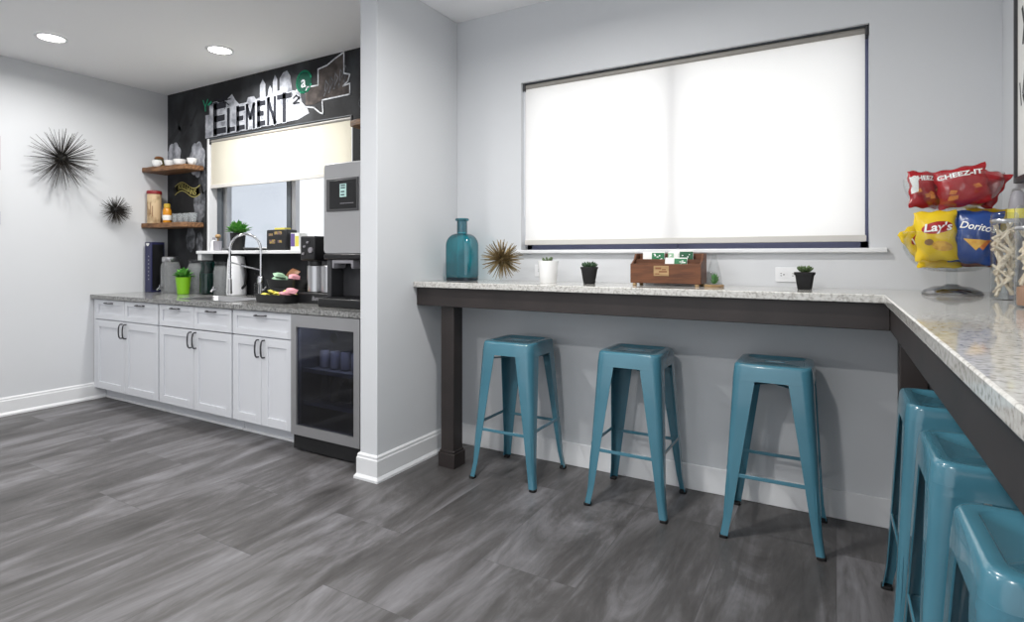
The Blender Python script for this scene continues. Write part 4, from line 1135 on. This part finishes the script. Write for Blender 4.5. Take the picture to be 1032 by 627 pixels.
def ell(x, z, a, b, rot=0, n=24): return [(x + a*cos(2*pi*i/n)*cos(rot) - b*sin(2*pi*i/n)*sin(rot), z + a*cos(2*pi*i/n)*sin(rot) + b*sin(2*pi*i/n)*cos(rot)) for i in range(n)]
def crackers(n, seed, zc, spread=.5):
    r_ = random.Random(seed); out = []
    for k in range(n):
        x = r_.uniform(-.7, .7); z = zc + r_.uniform(-.3, .3)*spread; a = r_.uniform(0, 1.5); s = .2
        out.append(('cracker_picture', fan(dens([(x + s*cos(a+q*pi/2), z + s*.7*sin(a+q*pi/2)) for q in range(4)], 3), 2), M['cracker'], .0006 + .0003*k))
    return out
cz_art = lambda sd: [('logo_lettering', txt('CHEEZ-IT', .42, .0, .54, .85, .014), M['logowhite'], .0016)] + crackers(5, sd, -.35, 1.0)
layart = [('logo_oval', fan(ell(.03, .30, .78, .24, .10), 6), M['logored'], .0010), ('logo_lettering', txt("Lay's", .74, .02, .30, .62, .016, .25, .08), M['logowhite'], .0020),
          ('potato_picture', fan(ell(-.42, -.28, .22, .13), 4), M['potato'], .0010), ('chip_picture', fan(ell(.22, -.45, .52, .20, -.1), 5), M['chip'], .0010)]
dorart = [('logo_lettering', txt('Doritos', .50, .05, .36, .75, .008, .2, -.12), M['logowhite'], .0018),
          ('chip_picture', fan(dens([(-.50, -.10), (.55, -.12), (.12, -.52)], 6), 6), M['chip'], .0012),
          ('chip_picture', fan(dens([(-.05, -.22), (.72, -.08), (.42, -.50)], 6), 6), M['cracker'], .0009)]
face = radians(0)
# upper bowl: three red bags
bag((SX-.092, SY-.035, CZ+.415), .125, .15, .024, .45, -.18, M['bagred'], 'red cracker bag at the left of the upper bowl, turned aside', cz_art(2) + [('white_panel', fan(dens([(-.95, .62), (-.55, .62), (-.62, -.2), (-.92, -.3)], 4), 3), M['logowhite'], .0012)], roll=.05)
bag((SX+.022, SY-.060, CZ+.418), .165, .155, .026, -.12, -.22, M['bagred'], 'red cracker bag at the front middle of the upper bowl', cz_art(4), roll=-.16)
bag((SX+.105, SY+.03, CZ+.415), .13, .14, .022, -.7, -.25, M['bagred'], 'red cracker bag at the right back of the upper bowl', cz_art(6)[1:] , roll=.35)
# lower bowl
bag((SX-.062, SY-.085, CZ+.230), .138, .192, .026, .08, -.10, M['bagyellow'], 'upright yellow potato chip bag at the front of the lower bowl', layart, roll=-.03)
bag((SX+.060, SY-.080, CZ+.222), .145, .20, .026, -.25, -.12, M['bagblue'], 'upright blue tortilla chip bag at the front of the lower bowl', dorart, roll=.10)
bag((SX-.108, SY+.01, CZ+.200), .11, .15, .024, .75, -.30, M['bagyellow'], 'yellow potato chip bag leaning at the left rim of the lower bowl', layart[:2], roll=-.5)
bag((SX+.105, SY+.045, CZ+.250), .14, .18, .024, -.35, -.12, M['bagyellow'], 'yellow potato chip bag behind the blue one in the lower bowl', layart, roll=.12)
bag((SX+.07, SY+.0, CZ+.150), .15, .10, .022, -.2, -.7, M['bagbrown'], 'rust brown snack bag lying low at the right of the lower bowl')
bag((SX-.05, SY-.02, CZ+.145), .15, .10, .022, .2, -.7, M['bagyellow'], 'yellow snack bag lying flat at the bottom of the lower bowl')

# ------------------------------------------------------------------ glass jars of sticks
def jar(loc, R, H, label, B):
    """B: height of the clamp ring; a clear lid stands above it"""
    t = thing('glass_jar', loc, label, 'jar', 'tall glass jars')
    MB().lathe([(R-.004, 0), (R, .004), (R, B-.012), (R*.95, B-.006), (R*.91, B-.006), (R-.004, B-.018), (R-.004, .006), (.001, .006)], n=32, cap1=False).build('jar', M['jarglass'], t)
    MB().lathe([(R*.97, B-.006), (R*1.01, B-.003), (R*1.01, B+.004), (R*.97, B+.007)], n=32, cap0=False, cap1=False).build('clamp_ring', M['steel'], t)
    MB().lathe([(R*.93, B+.006), (R*.97, B+.010), (R*.97, H-.008), (R*.88, H), (.001, H+.002)], n=32, cap1=False).build('lid', M['jarglass'], t)
    MB().tube([(R*.98, -.006, B), (R*1.13, -.006, B-.01), (R*1.15, -.006, B-.04), (R*1.05, -.006, B-.06)], .0018, 6).build('clamp_wire', M['steel'], t)
    return t
JARS = [((.505, 2.55, CZ), .0385, .300, 'tall clear glass jar of pale sticks beside the snack stand'),
        ((.500, 2.19, CZ), .044, .300, 'nearer clear glass jar of pale sticks at the right edge of picture')]
rnd = random.Random(21)
for (loc, R, H, lab) in JARS: jar(loc, R, H, lab, .272 if R < .04 else .232)
def stick(loc, d, L, r, grp, label, proto=[None]):
    if proto[0] is None:
        mb = MB(); pts = []; 
        ls = []
        for i in range(7):
            z = -.5 + i/6; a = i*.35; q = 1 if 0 < i < 6 else .8
            ls.append([(.0058*q*cos(a+k*pi/3)*(1.2 if k % 3 == 0 else .85), .0058*q*sin(a+k*pi/3)*(1.2 if k % 3 == 0 else .85), z*.080) for k in range(6)])
        o = mb.loops(ls, True, True, True).build('snack_stick', M['stick']); proto[0] = o
    else:
        o = proto[0].copy(); COL.objects.link(o)
    o.location = loc; o.rotation_mode = 'QUATERNION'; o.rotation_quaternion = Vector((0, 0, 1)).rotation_difference(Vector(d).normalized()); o.scale = (r, r, L)
    return tag(o, label, 'snack', grp)
for ji, ((x, y, z), R, H, lab) in enumerate(JARS):
    nlay = 9 if ji == 0 else 5
    z0 = z + (.046 if ji == 0 else .098)
    for k in range(nlay):
        for q in range(5):
            a = q*2*pi/5 + k*.9 + rnd.uniform(-.35, .35); rad = R*rnd.uniform(.30, .48)
            zz = z0 + k*.0235 + rnd.uniform(-.006, .006)
            sg = 1 if q % 2 else -1; d = (-sin(a)*.62*sg, cos(a)*.62*sg, rnd.uniform(.35, 1.3))
            stick((x+cos(a)*rad, y+sin(a)*rad, zz), d, .95 if ji == 0 else 1.0, .95, 'pale sticks in the jars',
                  'pale tan snack stick in the tall jar beside the snack stand' if ji == 0 else 'pale tan snack stick in the nearer jar at the right edge')
o = MB().lathe([(.036, 0), (.039, .004), (.039, .052), (.02, .060), (.001, .058)], n=26, cap1=False).build('tan_snack_fill', M['cocoa'], loc=(.500, 2.19, CZ+.007))
tag(o, 'tan crumbly snack filling the bottom of the nearer glass jar', 'snack', None, 'stuff')
t = thing('grey_bottle', (.560, 2.64, CZ), 'grey round-topped bottle against the right wall behind the jars', 'bottle')
MB().lathe([(.026, 0), (.029, .005), (.029, .30), (.026, .34), (.020, .37), (.010, .384), (.001, .386)], n=24, cap1=False).build('body', M['greyplastic'], t)
MB().lathe([(.0294, .285), (.0296, .286), (.0296, .318), (.0294, .319)], n=24, cap0=False, cap1=False).build('label_band', M['yellow'], t)

# framed board on the right wall
bd = thing('wall_board', (XR, 2.79, 1.533), 'white framed board with dark line marks on the right wall', 'wall board')
BL = 1.0
MB().box(-.014, -.001, -BL, 0, 0, 1.15).build('panel', M['paper'], bd, smooth=False)
f = MB(); f.box(-.024, -.001, -BL, 0.0, -.02, 0); f.box(-.024, -.001, 0, .012, -.02, 1.17); f.box(-.024, -.001, -BL, 0, 1.15, 1.17)
f.build('frame', M['charcoal'], bd, smooth=False)
ik = MB()
def wmark(pts, w):
    for (a, b), (c, d) in zip(pts, pts[1:]):
        L = sqrt((c-a)**2+(d-b)**2); nx, nz = -(d-b)/L*w/2, (c-a)/L*w/2
        ik.add([(-.0146, a+nx, b+nz), (-.0146, a-nx, b-nz), (-.0146, c-nx, d-nz), (-.0146, c+nx, d+nz)], [(0, 1, 2, 3)])
wmark([(-.04, .93), (-.02, .80), (-.05, .70), (-.10, .66)], .014); wmark([(-.06, .62), (-.09, .55), (-.07, .48)], .02); wmark([(-.10, .40), (-.07, .30), (-.12, .22)], .018); wmark([(-.03, .35), (-.05, .26)], .012)
wmark([(-.14, .9), (-.2, .6), (-.16, .3)], .016)
ik.build('ink_marks', M['postergrey'], bd, smooth=False)
